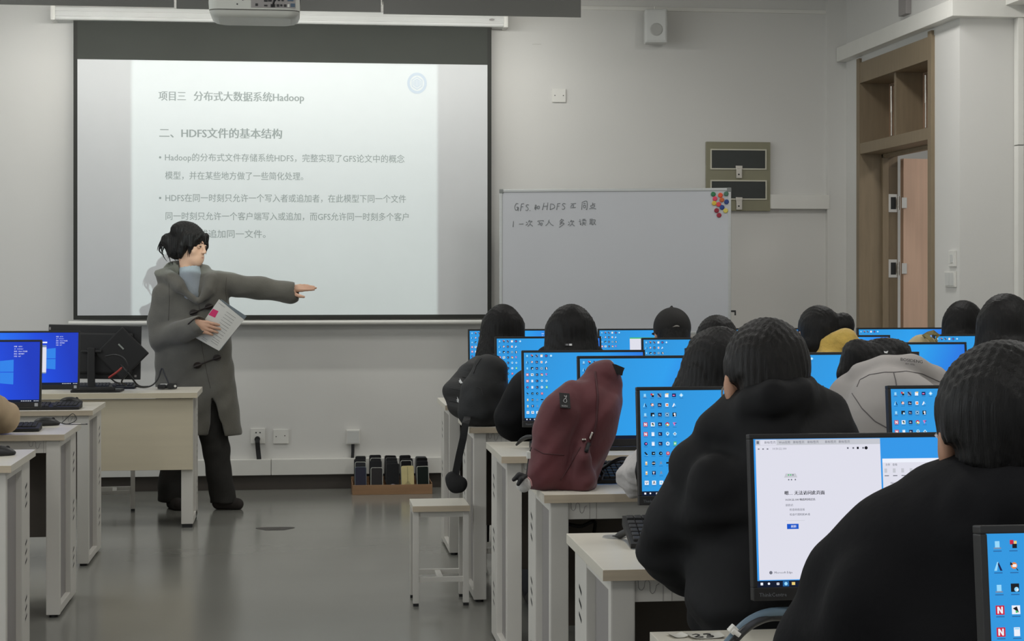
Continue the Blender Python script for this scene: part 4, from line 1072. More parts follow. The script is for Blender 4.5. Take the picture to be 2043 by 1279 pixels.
def screen_extra(kind):
    m = screen_icons() if kind == 'win' else screen_hero()
    if kind == 'win': rect(m, SWD - .30, .06, SWD - .05, SHT - .038, 16, -.0016); rect(m, SWD - .30, SHT - .044, SWD - .05, SHT - .038, 5, -.0018)
    else:
        rect(m, .18, .062, .306, .186, 16, -.0016); rect(m, .18, .186, .306, .196, 7, -.0018); rect(m, .17, .206, .309, .213, 1, -.0016); rect(m, .18, .056, .306, .062, 7, -.0016)
    return m
SCR = {'icons': screen_icons().mesh('screen', pal(W_LIGHT)), 'plain': screen_icons(info=False).mesh('screen', pal(W_LIGHT)), 'hero': screen_hero().mesh('screen', pal(W_HERO)), 'web': screen_web().mesh('screen', pal(W_SKY)),
       'win': screen_extra('win').mesh('screen', pal(W_LIGHT)), 'hwin': screen_extra('hwin').mesh('screen', pal(W_HERO))}
OW, OH, CH, BZ = .475, .290, .023, .008
def monitor_meshes():
    # tilted head in local coordinates: x centred, z from the lower edge, front at y = 0
    h = MB()
    for a, b in (((-OW / 2, 0), (OW / 2, CH)), ((-OW / 2, OH - .009), (OW / 2, OH)), ((-OW / 2, CH), (-OW / 2 + BZ, OH - .009)), ((OW / 2 - BZ, CH), (OW / 2, OH - .009))):
        h.box((a[0], -.003, a[1]), (b[0], .02, b[1]), 0, .002)
    h.box((-OW / 2 + .002, .0025, .002), (OW / 2 - .002, .022, OH - .002), 0, .004)
    h.box((-OW / 2 + .03, .02, .02), (OW / 2 - .03, .045, OH - .05), 0, .012)
    for i in range(9): h.box((-.12 + i * .03, .044, OH - .1), (-.105 + i * .03, .046, OH - .095), 1)
    stext_h = Matrix.Translation((-OW / 2 + .010, -.0034, .007)) @ Matrix.Rotation(math.pi / 2, 4, 'X')
    h.text('ThinkCentre', .0095, stext_h, 2, .0001, res=1)
    h.box((OW / 2 - .026, -.0034, .005), (OW / 2 - .012, -.0030, .019), 3)
    return h
M_LET = mat('silver_lettering', rgb(120, 124, 130), .4, .4); M_STICK = mat('grey_sticker', rgb(176, 178, 180), .5)
MH = monitor_meshes().mesh('housing', [M_BLACK, M_GAP, M_LET, M_STICK])
s_ = MB(); s_.box((-.028, .05, .0), (.028, .07, .26), 0, .004); s_.box((-.045, .03, .19), (.045, .06, .26), 0, .004)
MS_ = s_.mesh('stand_neck', [M_BLACK])
s_ = MB(); s_.box((-.11, -.0, 0), (.11, .115, .012), 0, .005); MBASE = s_.mesh('stand_base', [M_BLACK])
TILT = math.radians(6.5)
MONROOTS = []
def make_monitor(label, cx, y, scr, rotz=0.0, zs=.080, group='desktop computers of the classroom', z0=HD):
    t = thing('monitor', label, 'monitor', (cx, y, z0 + .0006), rotz, group)
    hd = obj('housing', MH, t, (0, 0, zs)); hd.rotation_euler = (-TILT, 0, 0)
    sc = obj('screen', SCR[scr], hd, (-SWD / 2, 0.0015, CH))
    obj('stand_neck', MS_, t, (0, .0, .005)); obj('stand_base', MBASE, t, (0, 0, 0))
    MONROOTS.append(t)
    return t
def mon_px(label, pxl, d, scr, rotz=0.0, zs=.080, right=False):
    """put a monitor so that its lower outer edge is seen at photo column pxl, at depth d"""
    p = P(pxl, 800, Y=d)
    cx = p.x - OW / 2 if right else p.x + OW / 2
    return make_monitor(label, cx, p.y, scr, rotz, zs)
# right block, rows from the wall towards the camera
mon_px('monitor of the front row behind the long-haired student nearest the aisle', 935, 8.98, 'icons')
mon_px('monitor with a white window open, left of the student in the backward cap', 1195, 8.98, 'win')
mon_px('monitor of the first row hidden behind the dark heads right of the cap', 1455, 8.98, 'icons')
mon_px('monitor below the doorway, its icons just over the front rows', 1714, 8.98, 'icons')
mon_px('monitor with icons right of the black backpacks', 989, 7.66, 'icons', zs=.088)
mon_px('monitor straight below the backward cap', 1283, 7.66, 'icons')
mon_px('monitor with the deep blue corner right of the yellow shawl', 1576, 7.66, 'icons', zs=.088)
mon_px('monitor in the second row from the wall at far right, below the short-haired head', 1867, 7.66, 'icons', zs=.090)
mon_px('monitor behind the maroon backpack, its left half showing icons', 1043, 6.57, 'icons', zs=.074)
mon_px('monitor just behind the head of the man in the black padded jacket', 1371, 6.57, 'icons', zs=.08)
mon_px('monitor between the beige bag and the grey hood', 1698, 6.57, 'plain', zs=.098)
mon_px('monitor partly covered by the maroon backpack on the same desk', 1155, 5.54, 'icons', zs=.10)
mon_px('monitor in front of the student in the pale grey hooded coat', 1558, 5.54, 'icons', zs=.108)
mon_px('monitor left of the man in the black padded jacket', 1275, 4.23, 'icons', zs=.084)
mon_px('monitor in front of the pale grey coat, left of the nearest dark head', 1779, 4.23, 'icons', zs=.083)
mon_px('monitor showing a white error page, in front of the student in the black hoodie', 1503, 2.99, 'web', zs=.080)
mon_px('monitor closest to the camera, cut by the lower right photo corner', 1976, 1.83, 'icons', zs=.084)
# left block
mon_px('monitor on the left with a white window and the deep blue wallpaper, farther one', 158, 8.86, 'hwin', right=True, zs=.083)
mon_px('monitor on the left edge of the photo, nearer one', 81.5, 7.66, 'hero', right=True, zs=.083)

# teacher's computer, seen from behind
pa, pb = P(93, 700, Y=9.97), P(279, 700, Y=9.97)
tm = thing('monitor', 'black monitor on the teacher desk seen from behind, with cables hanging from it', 'monitor', ((pa.x + pb.x) / 2, pa.y, HD), math.radians(-2), 'desktop computers of the classroom')
w = (pb.x - pa.x) / 2
m = MB(); m.box((-w, .02, .0), (w, .045, .300), 0, .004); m.box((-w + .04, -.005, .03), (w - .04, .022, .26), 0, .012); m.box((w - .032, .0185, .014), (w - .020, .0202, .026), 1); m.box((-w + .004, .0185, .27), (-w + .012, .0202, .285), 1)
hd = m.build('housing', [M_BLACK, M_INSET], tm, (0, 0, .068)); hd.rotation_euler = (0, math.radians(1.2), 0)
m = MB(); m.box((-w + .01, .0455, .02), (w - .01, .047, .29)); m.build('screen', emit('lit_desktop_blue', rgb(40, 120, 225)), hd)
m = MB(); m.box((-.02, -.05, 0), (.02, -.028, .245), 0, .004); m.box((-.055, -.045, .218), (.055, -.005, .232), 0, .004); nk = m.build('stand_neck', M_BLACK, tm, (-.005, 0, 0))
m = MB(); m.box((-.11, -.10, 0), (.16, .08, .014), 0, .005); m.box((-.1, -.11, .012), (.13, -.06, .03), 0, .006); m.build('stand_base', M_BLACK, tm)
m = MB(); hw = .105
m.box((-hw, -.03, -hw), (hw, -.006, hw), 0, .008); m.box((-.05, -.0325, .02), (-.01, -.029, .028), 1)  # pale strip on the box face: a glint painted in as colour
mp = m.build('mount_box', [M_BLACK2, mat('painted_glint', rgb(150, 156, 150), .3)], tm, (P(244, 705, Y=9.95).x - (pa.x + pb.x) / 2, 0, P(244, 705, Y=9.95).z - HD)); mp.rotation_euler = (0, math.radians(45), 0)
def cab(name, label, pts, r, mt, d=None, **k):
    m = MB(); m.tube([P(x, y, d=dd) for x, y, dd in pts], r, n=8, sub=5); return tag(m.build(name, mt), label, 'cable', k.get('group'))
D0 = 9.64
ck = MB()
for nm, pts, r, mt in (('signal_cable', [(210, 711, D0), (230, 708, D0 - .02), (247, 715, D0 - .03), (255, 732, D0 - .03), (254, 745, D0 - .02), (246, 755, D0), (243, 763, D0 + .04), (252, 768, D0 + .1)], .005, M_BLACK),
                       ('red_cable', [(243, 734, D0), (234, 742, D0 - .03), (224, 749, D0 - .04), (217, 754, D0 - .04)], .006, M_RED),
                       ('black_cable', [(240, 728, D0 + .03), (250, 738, D0 - .02), (262, 752, D0 - .02), (272, 766, D0), (282, 771.5, D0 + .05), (296, 771.5, D0 + .1)], .005, M_BLACK),
                       ('data_cable', [(222, 756, D0 - .04), (230, 762, D0 - .02), (238, 765, D0), (240, 767, D0 + .1)], .004, M_BLACK)):
    m = MB(); m.tube([P(*p[:2], d=p[2]) - tm.location for p in pts], r, n=8, sub=5); c_ = m.build(nm, mt, tm); c_.matrix_parent_inverse = Matrix.Rotation(math.radians(2), 4, 'Z')
cab('looped_cable', 'black cable standing up in a pointed loop on the teacher desk', [(264, 768.5, 10.05), (285, 773.0, 10.02), (303, 769, 10.05), (315, 756, 10.08), (323, 735, 10.1), (330, 750, 10.08), (339, 769.5, 10.05)], .0045, M_BLACK)
a = P(334, 777, Z=HD)
t = thing('cable_adapter', 'black cable adapter with a white end lying on the teacher desk', 'adapter', a)
m = MB(); m.box((-.055, -.02, .004), (-.01, .02, .028), 0, .008); m.box((.0, -.025, .004), (.055, .015, .035), 0, .008); m.cyl((-.015, 0, .015), (.01, 0, .018), .008, mi=0); m.build('body', M_BLACK, t)
m = MB(); m.cyl((.045, -.026, .02), (.045, -.0255, .02), .007, mi=0); m.box((-.045, .02, .002), (.03, .045, .03), 0, .008); m.build('white_end', M_PVC, t)

# ------------------------------------------------------------------ keyboards and mice
def make_keyboard(label, loc, rotz, lift=0.0):
    t = thing('keyboard', label, 'keyboard', loc, rotz, 'black keyboards')
    t.rotation_euler = (lift, 0, rotz); t.location.z += math.sin(lift) * .075
    m = MB(); m.prism([(-.075, .002), (.07, .002), (.07, .026), (-.075, .014)], .44, 0, Matrix(((0, 0, 1, -.22), (1, 0, 0, 0), (0, 1, 0, 0), (0, 0, 0, 1)))); m.build('case', M_BLACK2, t)
    k = MB()
    for r in range(6):
        y = -.062 + r * .0205 + (.006 if r == 5 else 0); z = .0145 + (y + .075) * .083
        x = -.212
        for wk in ([.019] * 3 + [.1] + [.019] * 9 if r == 0 else [.019] * 22):
            if x + wk > .214: break
            if abs(x - .075) > .008 and abs(x - .14) > .008: k.box((x, y, z - .004), (x + wk - .002, y + .018, z + .006), 0, .0015, seg=1)
            x += wk
    k.build('keys', M_KEYS, t)
    return t
def make_mouse(label, loc, rotz, cable=None):
    t = thing('mouse', label, 'mouse', loc, rotz, 'black mice')
    S = SDF(); S.ell((0, -.005, .012), (.030, .05, .024), .01); S.ell((0, .02, .008), (.028, .04, .016), .01); S.box((0, 0, -.03), (.1, .1, .031), .001, .002, op='-')
    solid('shell', S, .003, M_BLACK, t)
    m = MB(); m.cyl((-.004, .03, .026), (.004, .03, .026), .008, mi=0, n=14); m.build('wheel', M_KEYS, t)
    if cable:
        m = MB(); m.tube(cable, .0017, n=6, sub=5); m.build('cord', M_BLACK, t)
    return t
def at(px, py, z=HD): return P(px, py, Z=z)
make_keyboard('keyboard between the two left monitors', (P(160, 795, Y=8.68).x - .22, 8.70, HD), .0)
a = at(141, 806); make_mouse('mouse at the end of the left desk before the teacher desk', (a.x, a.y, HD), -1.35)
make_keyboard('keyboard beside the beige sleeve', (P(80, 835, Y=7.46).x - .225, 7.50, HD), .05)
a = at(92, 849); make_mouse('mouse with a looped cable on the second left desk', (a.x, a.y, HD), -1.2, [(0, .05, .012), (.02, .09, .005), (.0, .13, .02), (-.02, .12, .045), (-.03, .09, .02), (-.02, .075, .004), (.03, .11, .003), (.06, .16, .003), (.03, .165, .003)])
a = at(2, 910); make_mouse('mouse on the nearest left desk at the photo edge', (a.x - .01, a.y + .02, HD), -1.2)
make_keyboard('keyboard under the teacher monitor', (P(270, 775, Y=10.2).x - .22, 10.225, HD), 0)
KBM = make_keyboard('keyboard behind the maroon backpack', (P(1196, 930, Y=5.46).x + .19, 5.445, HD), .04, .22)
make_keyboard('keyboard under the left elbow of the man in the black padded jacket', (P(1256, 1060, Y=4.17).x + .21, 4.155, HD), -.03, .25)
make_keyboard('keyboard on the desk between the backpacks', (P(1050, 880, Y=6.46).x + .24, 6.46, HD), 0)
cab('thick_cable', 'thick black cable rising from the desk grommet to the keyboard of the man in black', [(1229, 1071, 4.33), (1238, 1067, 4.31), (1250, 1061, 4.28), (1264, 1055, 4.24)], [.005, .009, .009, .009], M_BLACK)
bpy.context.view_layer.update()
m = MB(); m.tube([P(*q[:2], d=q[2]) for q in ((1200, 936, 5.50), (1222, 922, 5.46), (1240, 915, 5.44), (1262, 917, 5.44))], .006, n=8, sub=5); c_ = m.build('cord', M_BLACK, KBM); c_.matrix_parent_inverse = KBM.matrix_world.inverted()
cab('grommet_cable', 'black cable leaving the grommet on the desk between the backpacks', [(1030, 888, 6.58), (1040, 878, 6.56), (1052, 872, 6.52), (1062, 872, 6.5)], [.004, .008, .008, .008], M_BLACK)
cab('floor_cable', 'black cable hanging under the desk with the maroon backpack', [(1134, 1046, 5.55), (1160, 1050, 5.55), (1185, 1040, 5.55), (1186, 1058, 5.5), (1182, 1075, 5.5)], .006, M_BLACK)
# network cable with tie on the tagged desk
a, b = P(1448, 1290, d=2.98), P(1543, 1222, d=3.08)
t = thing('network_cable', 'thick grey-blue network cable bundled with a white tie, rising behind the error-page monitor', 'cable', a)
m = MB(); m.tube([P(*p, d=q) - a for p, q in (((1430, 1310), 2.96), ((1458, 1277), 2.97), ((1480, 1252), 2.99), ((1505, 1234), 3.03), ((1540, 1222), 3.07), ((1600, 1220), 3.10))], .0085, n=10, sub=6); m.tube([P(*p, d=q) - a for p, q in (((1436, 1315), 2.955), ((1464, 1280), 2.96), ((1486, 1257), 2.98), ((1510, 1241), 3.02), ((1540, 1232), 3.07), ((1600, 1232), 3.10))], .007, n=10, sub=6, mi=1); m.build('strands', [mat('grey_blue_cable', rgb(96, 118, 134), .5), M_BLACK], t)
q = P(1467, 1262, d=2.975) - a; q2 = P(1470, 1268, d=2.96) - a
m = MB(); m.box((-.007, -.008, -.006), (.007, .008, .006), 0, .002, Matrix.Translation(P(1462, 1256, d=2.97) - a) @ Matrix.Rotation(-.8, 4, 'Y')); m.cyl(P(1462, 1258, d=2.95) - a, P(1476, 1268, d=2.95) - a, .004, n=8); m.build('cable_tie', M_PVC, t)
# paper tags with handwritten number
def paper(px, py, w, h, rot, label, digits=None):
    a = P(px, py, Z=HD + .0006)
    M = Matrix.Translation(a) @ Matrix.Rotation(rot, 4, 'Z')
    m = MB(); n = 6
    vs = [(-w / 2 + w * i / n, y, .0008 + .0035 * (abs(i - n / 2) / (n / 2)) ** 3) for y in (-h / 2, h / 2) for i in range(n + 1)]
    m.add(vs, [[i, i + 1, n + 2 + i, n + 1 + i] for i in range(n)], 0, True, M); m.add([(v[0], v[1], v[2] - .0007) for v in vs], [[n + 1 + i, n + 2 + i, i + 1, i] for i in range(n)], 0, True, M)
    if digits:
        for st_ in digits: m.tube([(x * h * .42 - w * .36, (y - .5) * h * .75, .0016) for x, y in st_], .0012, 1, n=5, sub=4, M=M)
    return tag(m.build('paper_tag', [mat('white_tape', rgb(205, 203, 194), .6), mat('black_marker', rgb(20, 20, 20), .5)]), label, 'paper tag')
paper(1351, 1269.5, .030, .032, .25, 'small blank torn paper stuck on the desk left of the number tag')
paper(1407, 1270, .062, .042, .03, 'paper tag with the handwritten number 23 on the desk', [[(.0, .75), (.5, .95), (.75, .7), (.3, .35), (.0, .1), (.9, .15)], [(1.25, .9), (1.8, .95), (1.9, .72), (1.5, .55), (2.0, .4), (1.85, .1), (1.2, .1)]])
# ------------------------------------------------------------------ surface helper: the point of an object's mesh seen at a photo pixel
CAMP = Vector((0, 0, HC))
def surf(o, px, py, off=0.0):
    q = P(px, py, d=1.0); dr = (q - CAMP).normalized()
    mi = o.matrix_world.inverted()
    ok, loc, nor, _ = o.ray_cast(mi @ CAMP, (mi.to_3x3() @ dr).normalized())
    if not ok: return None, None
    loc = o.matrix_world @ loc; nor = (o.matrix_world.to_3x3() @ nor).normalized()
    return loc + nor * off, nor
def surf_line(o, pts, off=0.001, n=4):
    out = []
    for i in range(len(pts) - 1):
        for k in range(n):
            t = k / n
            l, _ = surf(o, pts[i][0] * (1 - t) + pts[i + 1][0] * t, pts[i][1] * (1 - t) + pts[i + 1][1] * t, off)
            if l is not None: out.append(l)
    l, _ = surf(o, pts[-1][0], pts[-1][1], off)
    if l is not None: out.append(l)
    return out
def frame_at(o, px, py, off=.001, roll=0.0):
    """matrix on the surface: z = outwards, y = up the surface"""
    l, n = surf(o, px, py, off)
    y = Vector((0, 0, 1)); y = (y - n * y.dot(n)).normalized(); x = y.cross(n).normalized()
    M = Matrix((x, y, n)).transposed().to_4x4(); M.translation = l
    return M @ Matrix.Rotation(roll, 4, 'Z')
def root_at(name, label, cat, loc, group=None):
    return thing(name, label, cat, loc, 0, group)
def kid(o, root):
    """parent a world-placed part to its thing without moving it"""
    o.parent = root; o.matrix_parent_inverse = Matrix.Translation(-root.location); return o
bpy.context.view_layer.update()

# ------------------------------------------------------------------ maroon backpack
M_MAROON = mat('maroon_nylon', rgb(88, 38, 43), .75, noise=.2, scale=7, bump=.55, bscale=11, sheen=.15)
M_STRAP = mat('black_webbing', rgb(26, 26, 27), .7, bump=.1, bscale=300)
r0 = P(1130, 972, d=5.33)
bp = root_at('backpack', 'maroon backpack standing on the desk end, leaning to the right', 'backpack', (r0.x, r0.y, HD))
S = SDF(); dB = 5.36
q = lambda x, y, dd=0: P(x, y, d=dB + dd)
S.chain([q(1130, 940, .03), q(1150, 880, .05), q(1176, 815, .06), q(1200, 757, .08)], [.095, .103, .098, .056], .03)
S.chain([q(1150, 940, .05), q(1180, 870, .08), q(1203, 800, .10), q(1210, 770, .10)], [.055, .060, .056, .045], .03)
S.chain([q(1093, 945, -.04), q(1100, 880, -.03), q(1120, 825, -.01), q(1146, 788, .02)], [.062, .066, .064, .048], .012)
S.cone(q(1088, 955, -.03), q(1155, 955, -.04), .045, .055, .03)
S.chain([q(1160, 892, -.05), q(1163, 920, -.07), q(1160, 955, -.07)], [.022, .036, .042], .010)
zc = HD - .3
S.floor = (HD + .0012, None)
body = solid('main_compartment', S, .006, M_MAROON, None, disp=waves((.004, (14, 9, 22), .2), (.0035, (-25, 12, 34), 1.1), (.0022, (60, 20, -64), .5), (.0014, (-90, 40, 70), 2.1)))
bpy.context.view_layer.update()
kid(body, bp)
bpy.context.view_layer.update()
m = MB(); Mf = frame_at(body, 1126.5, 800, .0015, -.12)
m.box((-.0165, -.025, -.001), (.0165, .025, .002), 0, .001, Mf)
m.tube([(-.006, -.003, .003), (-.002, .004, .003), (.003, .008, .003), (.006, .016, .003), (.001, .012, .003), (-.002, .016, .003)], .0011, 1, n=5, M=Mf); m.tube([(-.006, -.003, .003), (-.001, -.008, .003), (.005, -.003, .003), (.003, .006, .003)], .0011, 1, n=5, M=Mf)
m.text('IIGEN', .0075, Mf @ Matrix.Translation((-.0125, -.021, .0024)), 1, .0001)
kid(m.build('logo_patch', [M_STRAP, mat('silver_print', rgb(170, 170, 170), .5)]), bp)
m = MB(); pts = surf_line(body, [(1188, 742), (1192, 790), (1190, 840), (1184, 868), (1176, 890)], .001)
if len(pts) > 2: m.tube(pts, .0035, n=6, sub=2)
pts = surf_line(body, [(1158, 892), (1140, 925), (1118, 958)], .0005)
if len(pts) > 2: m.tube(pts, .0022, n=6, sub=2)
pts = surf_line(body, [(1066, 895), (1085, 905), (1125, 908)], .0005)
if len(pts) > 2: m.tube(pts, .0018, n=6, sub=2)
kid(m.build('zip_seam', mat('dark_maroon_piping', rgb(70, 32, 36), .7)), bp)
for (a_, b_, w_, mt_) in (((1181, 862), (1175, 876), .0035, M_STEEL), ((1161, 880), (1167, 879), .004, M_STEEL), ((1172, 886), (1169, 903), .006, M_STRAP)):
    pts = surf_line(body, [a_, b_], .005, 2)
    if len(pts) > 1:
        m = MB(); m.tube(pts, w_, n=8, sub=2); kid(m.build('zip_pull', mt_), bp)
m = MB(); m.strip([q(1216, 733, .06), q(1226, 735, .05), q(1236, 739, .05), q(1243, 742, .05)], .026, .004, (0, 0, 1)); m.strip([q(1226, 737, .055), q(1236, 741, .055), q(1243, 742.5, .055)], .022, .004, (0, 0, 1)); kid(m.build('carry_loop', M_STRAP), bp)
m = MB(); m.strip([q(1196, 935, .06), q(1203, 950, .03), q(1200, 955, .0), q(1186, 960, .03)], .02, .004, (0, 1, .2)); kid(m.build('strap_end', M_STRAP), bp)
# plush charm on a beaded string
dk = 5.2
k0 = P(1045, 966, d=dk)
kc = root_at('bag_charm', 'white ball charm with black bow dangling from the maroon backpack', 'charm', k0)
S = SDF(); S.ell(k0, (.0225, .0225, .0245), .004); kid(solid('ball', S, .0025, mat('white_plush', rgb(206, 204, 200), .9, bump=.3, bscale=200, sheen=.3)), kc)
S = SDF()
kb = P(1049, 950, d=dk - .02)
S.chain([kb, P(1036, 948, d=dk - .03), P(1025, 957, d=dk - .03)], [.005, .009, .006], .004); S.chain([kb, P(1040, 956, d=dk - .035), P(1034, 966, d=dk - .035)], [.005, .008, .006], .004)
kid(solid('bow', S, .002, mat('black_ribbon', rgb(24, 22, 24), .6)), kc)
m = MB(); m.tube([P(1050, 950, d=dk - .01), P(1053, 925, d=dk + .02), P(1056, 905, d=dk + .05), P(1060, 893, d=dk + .08)], .0018, n=6)
m.box((-.006, -.006, -.011), (.006, .006, .011), 1, .003, Matrix.Translation(P(1054.5, 908, d=dk + .03))); m.tube([P(1050, 950, d=dk - .01), P(1058, 958, d=dk - .02), P(1061, 970, d=dk - .02)], .0022, 2, n=6)
kid(m.build('string', [M_STRAP, M_PVC, mat('pink_cord', rgb(200, 150, 150), .6)]), kc)

# ------------------------------------------------------------------ two black backpacks
M_NYL = mat('black_nylon', rgb(30, 31, 32), .7, noise=.2, scale=7, bump=.5, bscale=14)
M_NYLG = mat('charcoal_nylon', rgb(46, 46, 46), .65, noise=.2, scale=7, bump=.6, bscale=10, stretch=(1, 1, 3))
dB = 7.57
r0 = P(955, 845, d=dB); bk = root_at('backpack', 'plain black backpack on the desk end, its strap hanging into the aisle', 'backpack', (r0.x, r0.y, HD))
S = SDF()
S.chain([q(955, 825), q(962, 780), q(970, 735)], [.085, .092, .062], .05); S.chain([q(975, 825, .0), q(987, 775, .0), q(990, 740, .0)], [.06, .062, .045], .05); S.cone(q(945, 822, -.03), q(965, 820, -.04), .06, .06, .04)
S.cone(q(955, 800, -.07), q(962, 822, -.07), .04, .05, .03)
S.floor = (HD + .0012, None)
body2 = solid('main_compartment', S, .007, M_NYL, None, disp=waves((.004, (14, 9, 22), 1.2), (.003, (-25, 12, 30), .1)))
kid(body2, bk); bpy.context.view_layer.update()
m = MB(); m.strip([q(985, 707, .03), q(996, 713, .0), q(1003, 727, -.02), q(1006, 745, -.03), q(1008, 760, -.03)], .012, .004, (0, 1, 0)); m.box((-.006, -.004, -.014), (.006, .004, .014), 0, .002, Matrix.Translation(q(1006.5, 752, -.035))); kid(m.build('strap', M_STRAP), bk)
m = MB(); pts = surf_line(body2, [(950, 772), (960, 776), (964, 790)], .001)
if len(pts) > 2: m.tube(pts, .002, n=6, sub=2)
pts = surf_line(body2, [(945, 745), (950, 730), (960, 715)], .001)
if len(pts) > 2: m.tube(pts, .002, n=6, sub=2)
kid(m.build('zip_seam', M_NYLG), bk)
dB = 7.90
r0 = P(935, 834, d=dB); bk2 = root_at('backpack', 'charcoal backpack with two white bird marks, behind the plain black one', 'backpack', (r0.x, r0.y, HD))
S = SDF()
S.chain([q(930, 800), q(928, 785), q(950, 742)], [.075, .085, .055], .05); S.chain([q(917, 795, .0), q(919, 782, -.0)], [.060, .062], .05); S.cone(q(945, 800), q(958, 742), .07, .06, .05)
S.floor = (HD + .0012, .69)
body3 = solid('main_compartment', S, .007, M_NYLG, None, disp=waves((.005, (9, 9, 60), 1.2), (.003, (-25, 12, 30), .1)))
kid(body3, bk2); bpy.context.view_layer.update()
for (bx, by, fl) in ((918.5, 762, 1), (914.5, 799, -1)):
    m = MB(); Mf = frame_at(body3, bx, by, .003)
    pl = [(-.004, .022), (.000, .014), (.004, .004), (.010, -.006), (.012, -.016), (.006, -.012), (.004, -.018), (.000, -.010), (-.006, -.006), (-.003, -.001), (-.008, .004), (-.003, .008)]
    m.prism([(x * 1.0, y * .8) for x, y in pl], .0015, 0, Mf); kid(m.build('bird_mark', mat('white_print', rgb(220, 222, 222), .6)), bk2)
m = MB()
for (a_, b_) in (((900, 775), (926, 781)), ((896, 800), (930, 806)), ((922, 752), (945, 757))):
    pts = surf_line(body3, [a_, b_], .001)
    if len(pts) > 2: m.tube(pts, .002, n=6, sub=2)
kid(m.build('seam', M_NYL), bk2)
m = MB(); m.strip([P(933, 832, d=7.47), P(931, 838, d=7.39), P(928.5, 845, d=7.37), P(924, 875, d=7.36), P(916, 910, d=7.36), P(909, 945, d=7.36)], .030, .006, (1, 0, 0)); kid(m.build('shoulder_strap', M_STRAP), bk)
S = SDF(); S.chain([P(903, 952, d=7.36), P(910, 968, d=7.36), P(916, 970, d=7.36)], [.022, .035, .028], .02, flat=((0, 1, 0), .45)); S.cone(P(900, 957, d=7.36), P(920, 962, d=7.36), .018, .018, .02, flat=((0, 1, 0), .5)); kid(solid('strap_pad', S, .005, M_STRAP), bk)

# beige canvas bag far right
dB = 7.80
r0 = P(1835, 830, d=dB); bg = root_at('canvas_bag', 'beige canvas bag with a strap, its top showing over the monitors at right', 'bag', (r0.x, r0.y, HD))
M_BEIGE = mat('beige_canvas', rgb(206, 190, 150), .8, noise=.08, scale=8, bump=.1, bscale=40)
S = SDF(); S.chain([q(1835, 800), q(1836, 740), q(1838, 692)], [.10, .095, .055], .05, flat=((0, 1, 0), .8)); S.cone(q(1812, 715), q(1812, 800), .05, .08, .05); S.cone(q(1858, 705), q(1858, 800), .05, .08, .05)
S.floor = (HD + .0012, None)
kid(solid('bag_body', S, .007, M_BEIGE, None, disp=waves((.005, (24, 9, 20), 1.2), (.004, (-35, 12, 16), .1))), bg)
m = MB(); m.strip([q(1842, 672, -.06), q(1852, 666, -.05), q(1862, 663, -.05), q(1872, 670, -.05), q(1868, 682, -.07)], .02, .005, (0, .3, 1)); m.strip([q(1846, 668, -.07), q(1856, 676, -.085), q(1866, 690, -.09), q(1870, 702, -.09)], .018, .005, (1, 0, .4)); kid(m.build('strap', mat('olive_strap', rgb(150, 140, 96), .7)), bg)

# ------------------------------------------------------------------ phone tray
M_TRAY = mat('tray_pine', rgb(152, 118, 86), .5, noise=.14, scale=4, stretch=(1, 12, 12))
a, b = P(703, 988, Z=0), P(864, 988, Z=0)
ty0, ty1 = a.y, 11.47
tr = thing('phone_tray', 'low pine tray filled with standing phones, on the floor at the wall', 'tray', (a.x, ty0, 0))
tw, td = b.x - a.x, ty1 - ty0
m = MB(); m.box((0, 0, .0), (tw, .012, .062), 0, .002); m.build('front_board', M_TRAY, tr)
m = MB(); m.box((0, td - .012, 0), (tw, td, .085), 0, .002); m.build('back_board', M_TRAY, tr)
for x in (0, tw - .005):
    m = MB(); m.box((x, .012, 0), (x + .005, td - .012, .07), 0, .002); m.build('side_board', M_TRAY, tr)
m = MB(); m.box((.012, .012, .004), (tw - .012, td - .012, .016)); m.build('base', M_TRAY, tr)
for i in range(1, 5):
    m = MB(); m.box((.007 + (tw - .014) * i / 5 - .002, .02, .016), (.007 + (tw - .014) * i / 5 + .002, td - .02, .05)); m.build('divider', M_TRAY, tr)
def phone(label, cx, y, w, h, case, glass, z=.018, lean=.10, extra=None):
    t = thing('phone', label, 'phone', (cx, y, z), 0, 'phones standing in the tray')
    t.rotation_euler = (-lean, R.uniform(-.02, .02), R.uniform(-.03, .03))
    m = MB()
    pts = [(p[0], p[1] + h / 2) for p in rrect(w / 2, h / 2, .011, 5)]
    Mx = Matrix(((1, 0, 0, 0), (0, 0, 1, 0), (0, 1, 0, 0), (0, 0, 0, 1)))
    m.prism(pts, .009, 0, Mx); m.build('body', case, t)
    m = MB(); pts = [(p[0], p[1] + h / 2) for p in rrect(w / 2 - .0035, h / 2 - .0035, .009, 5)]
    m.prism(pts, .001, 0, Mx @ Matrix.Translation((0, 0, -.0008))); m.build('screen', glass, t)
    if extra: extra(t, w, h)
    return t
GB = mat('phone_glass', rgb(20, 20, 22), .18, noise=.03, spec=.35); GN = mat('phone_glass_navy', rgb(30, 30, 52), .2, noise=.03, spec=.35); GG = mat('phone_glass_green', rgb(26, 34, 30), .2, noise=.03, spec=.35); GBR = mat('phone_glass_brown', rgb(34, 29, 28), .2, noise=.03, spec=.35)
CW = mat('phone_case_white', rgb(190, 192, 184), .4); CB = mat('phone_case_black', rgb(28, 28, 29), .5); CBL = mat('phone_case_blue_grey', rgb(104, 116, 124), .4); CY = mat('phone_case_cream', rgb(206, 194, 140), .5, noise=.1, scale=12); CGR = mat('phone_case_grey', rgb(88, 90, 90), .35)
cw = (tw - .014) / 5
cxs = [a.x + .007 + cw * (i + .5) for i in range(5)]
def cam_ring(t, w, h):
    m = MB(); m.add([(.026 * math.cos(s) , -.0012, .02 + .026 * math.sin(s)) for s in np.linspace(0, math.pi, 14)], [list(range(14))], 0); m.box((-.026, -.0012, 0), (.026, -.001, .02)); m.build('sticker', mat('pearl_sticker', rgb(150, 146, 156), .3), t)
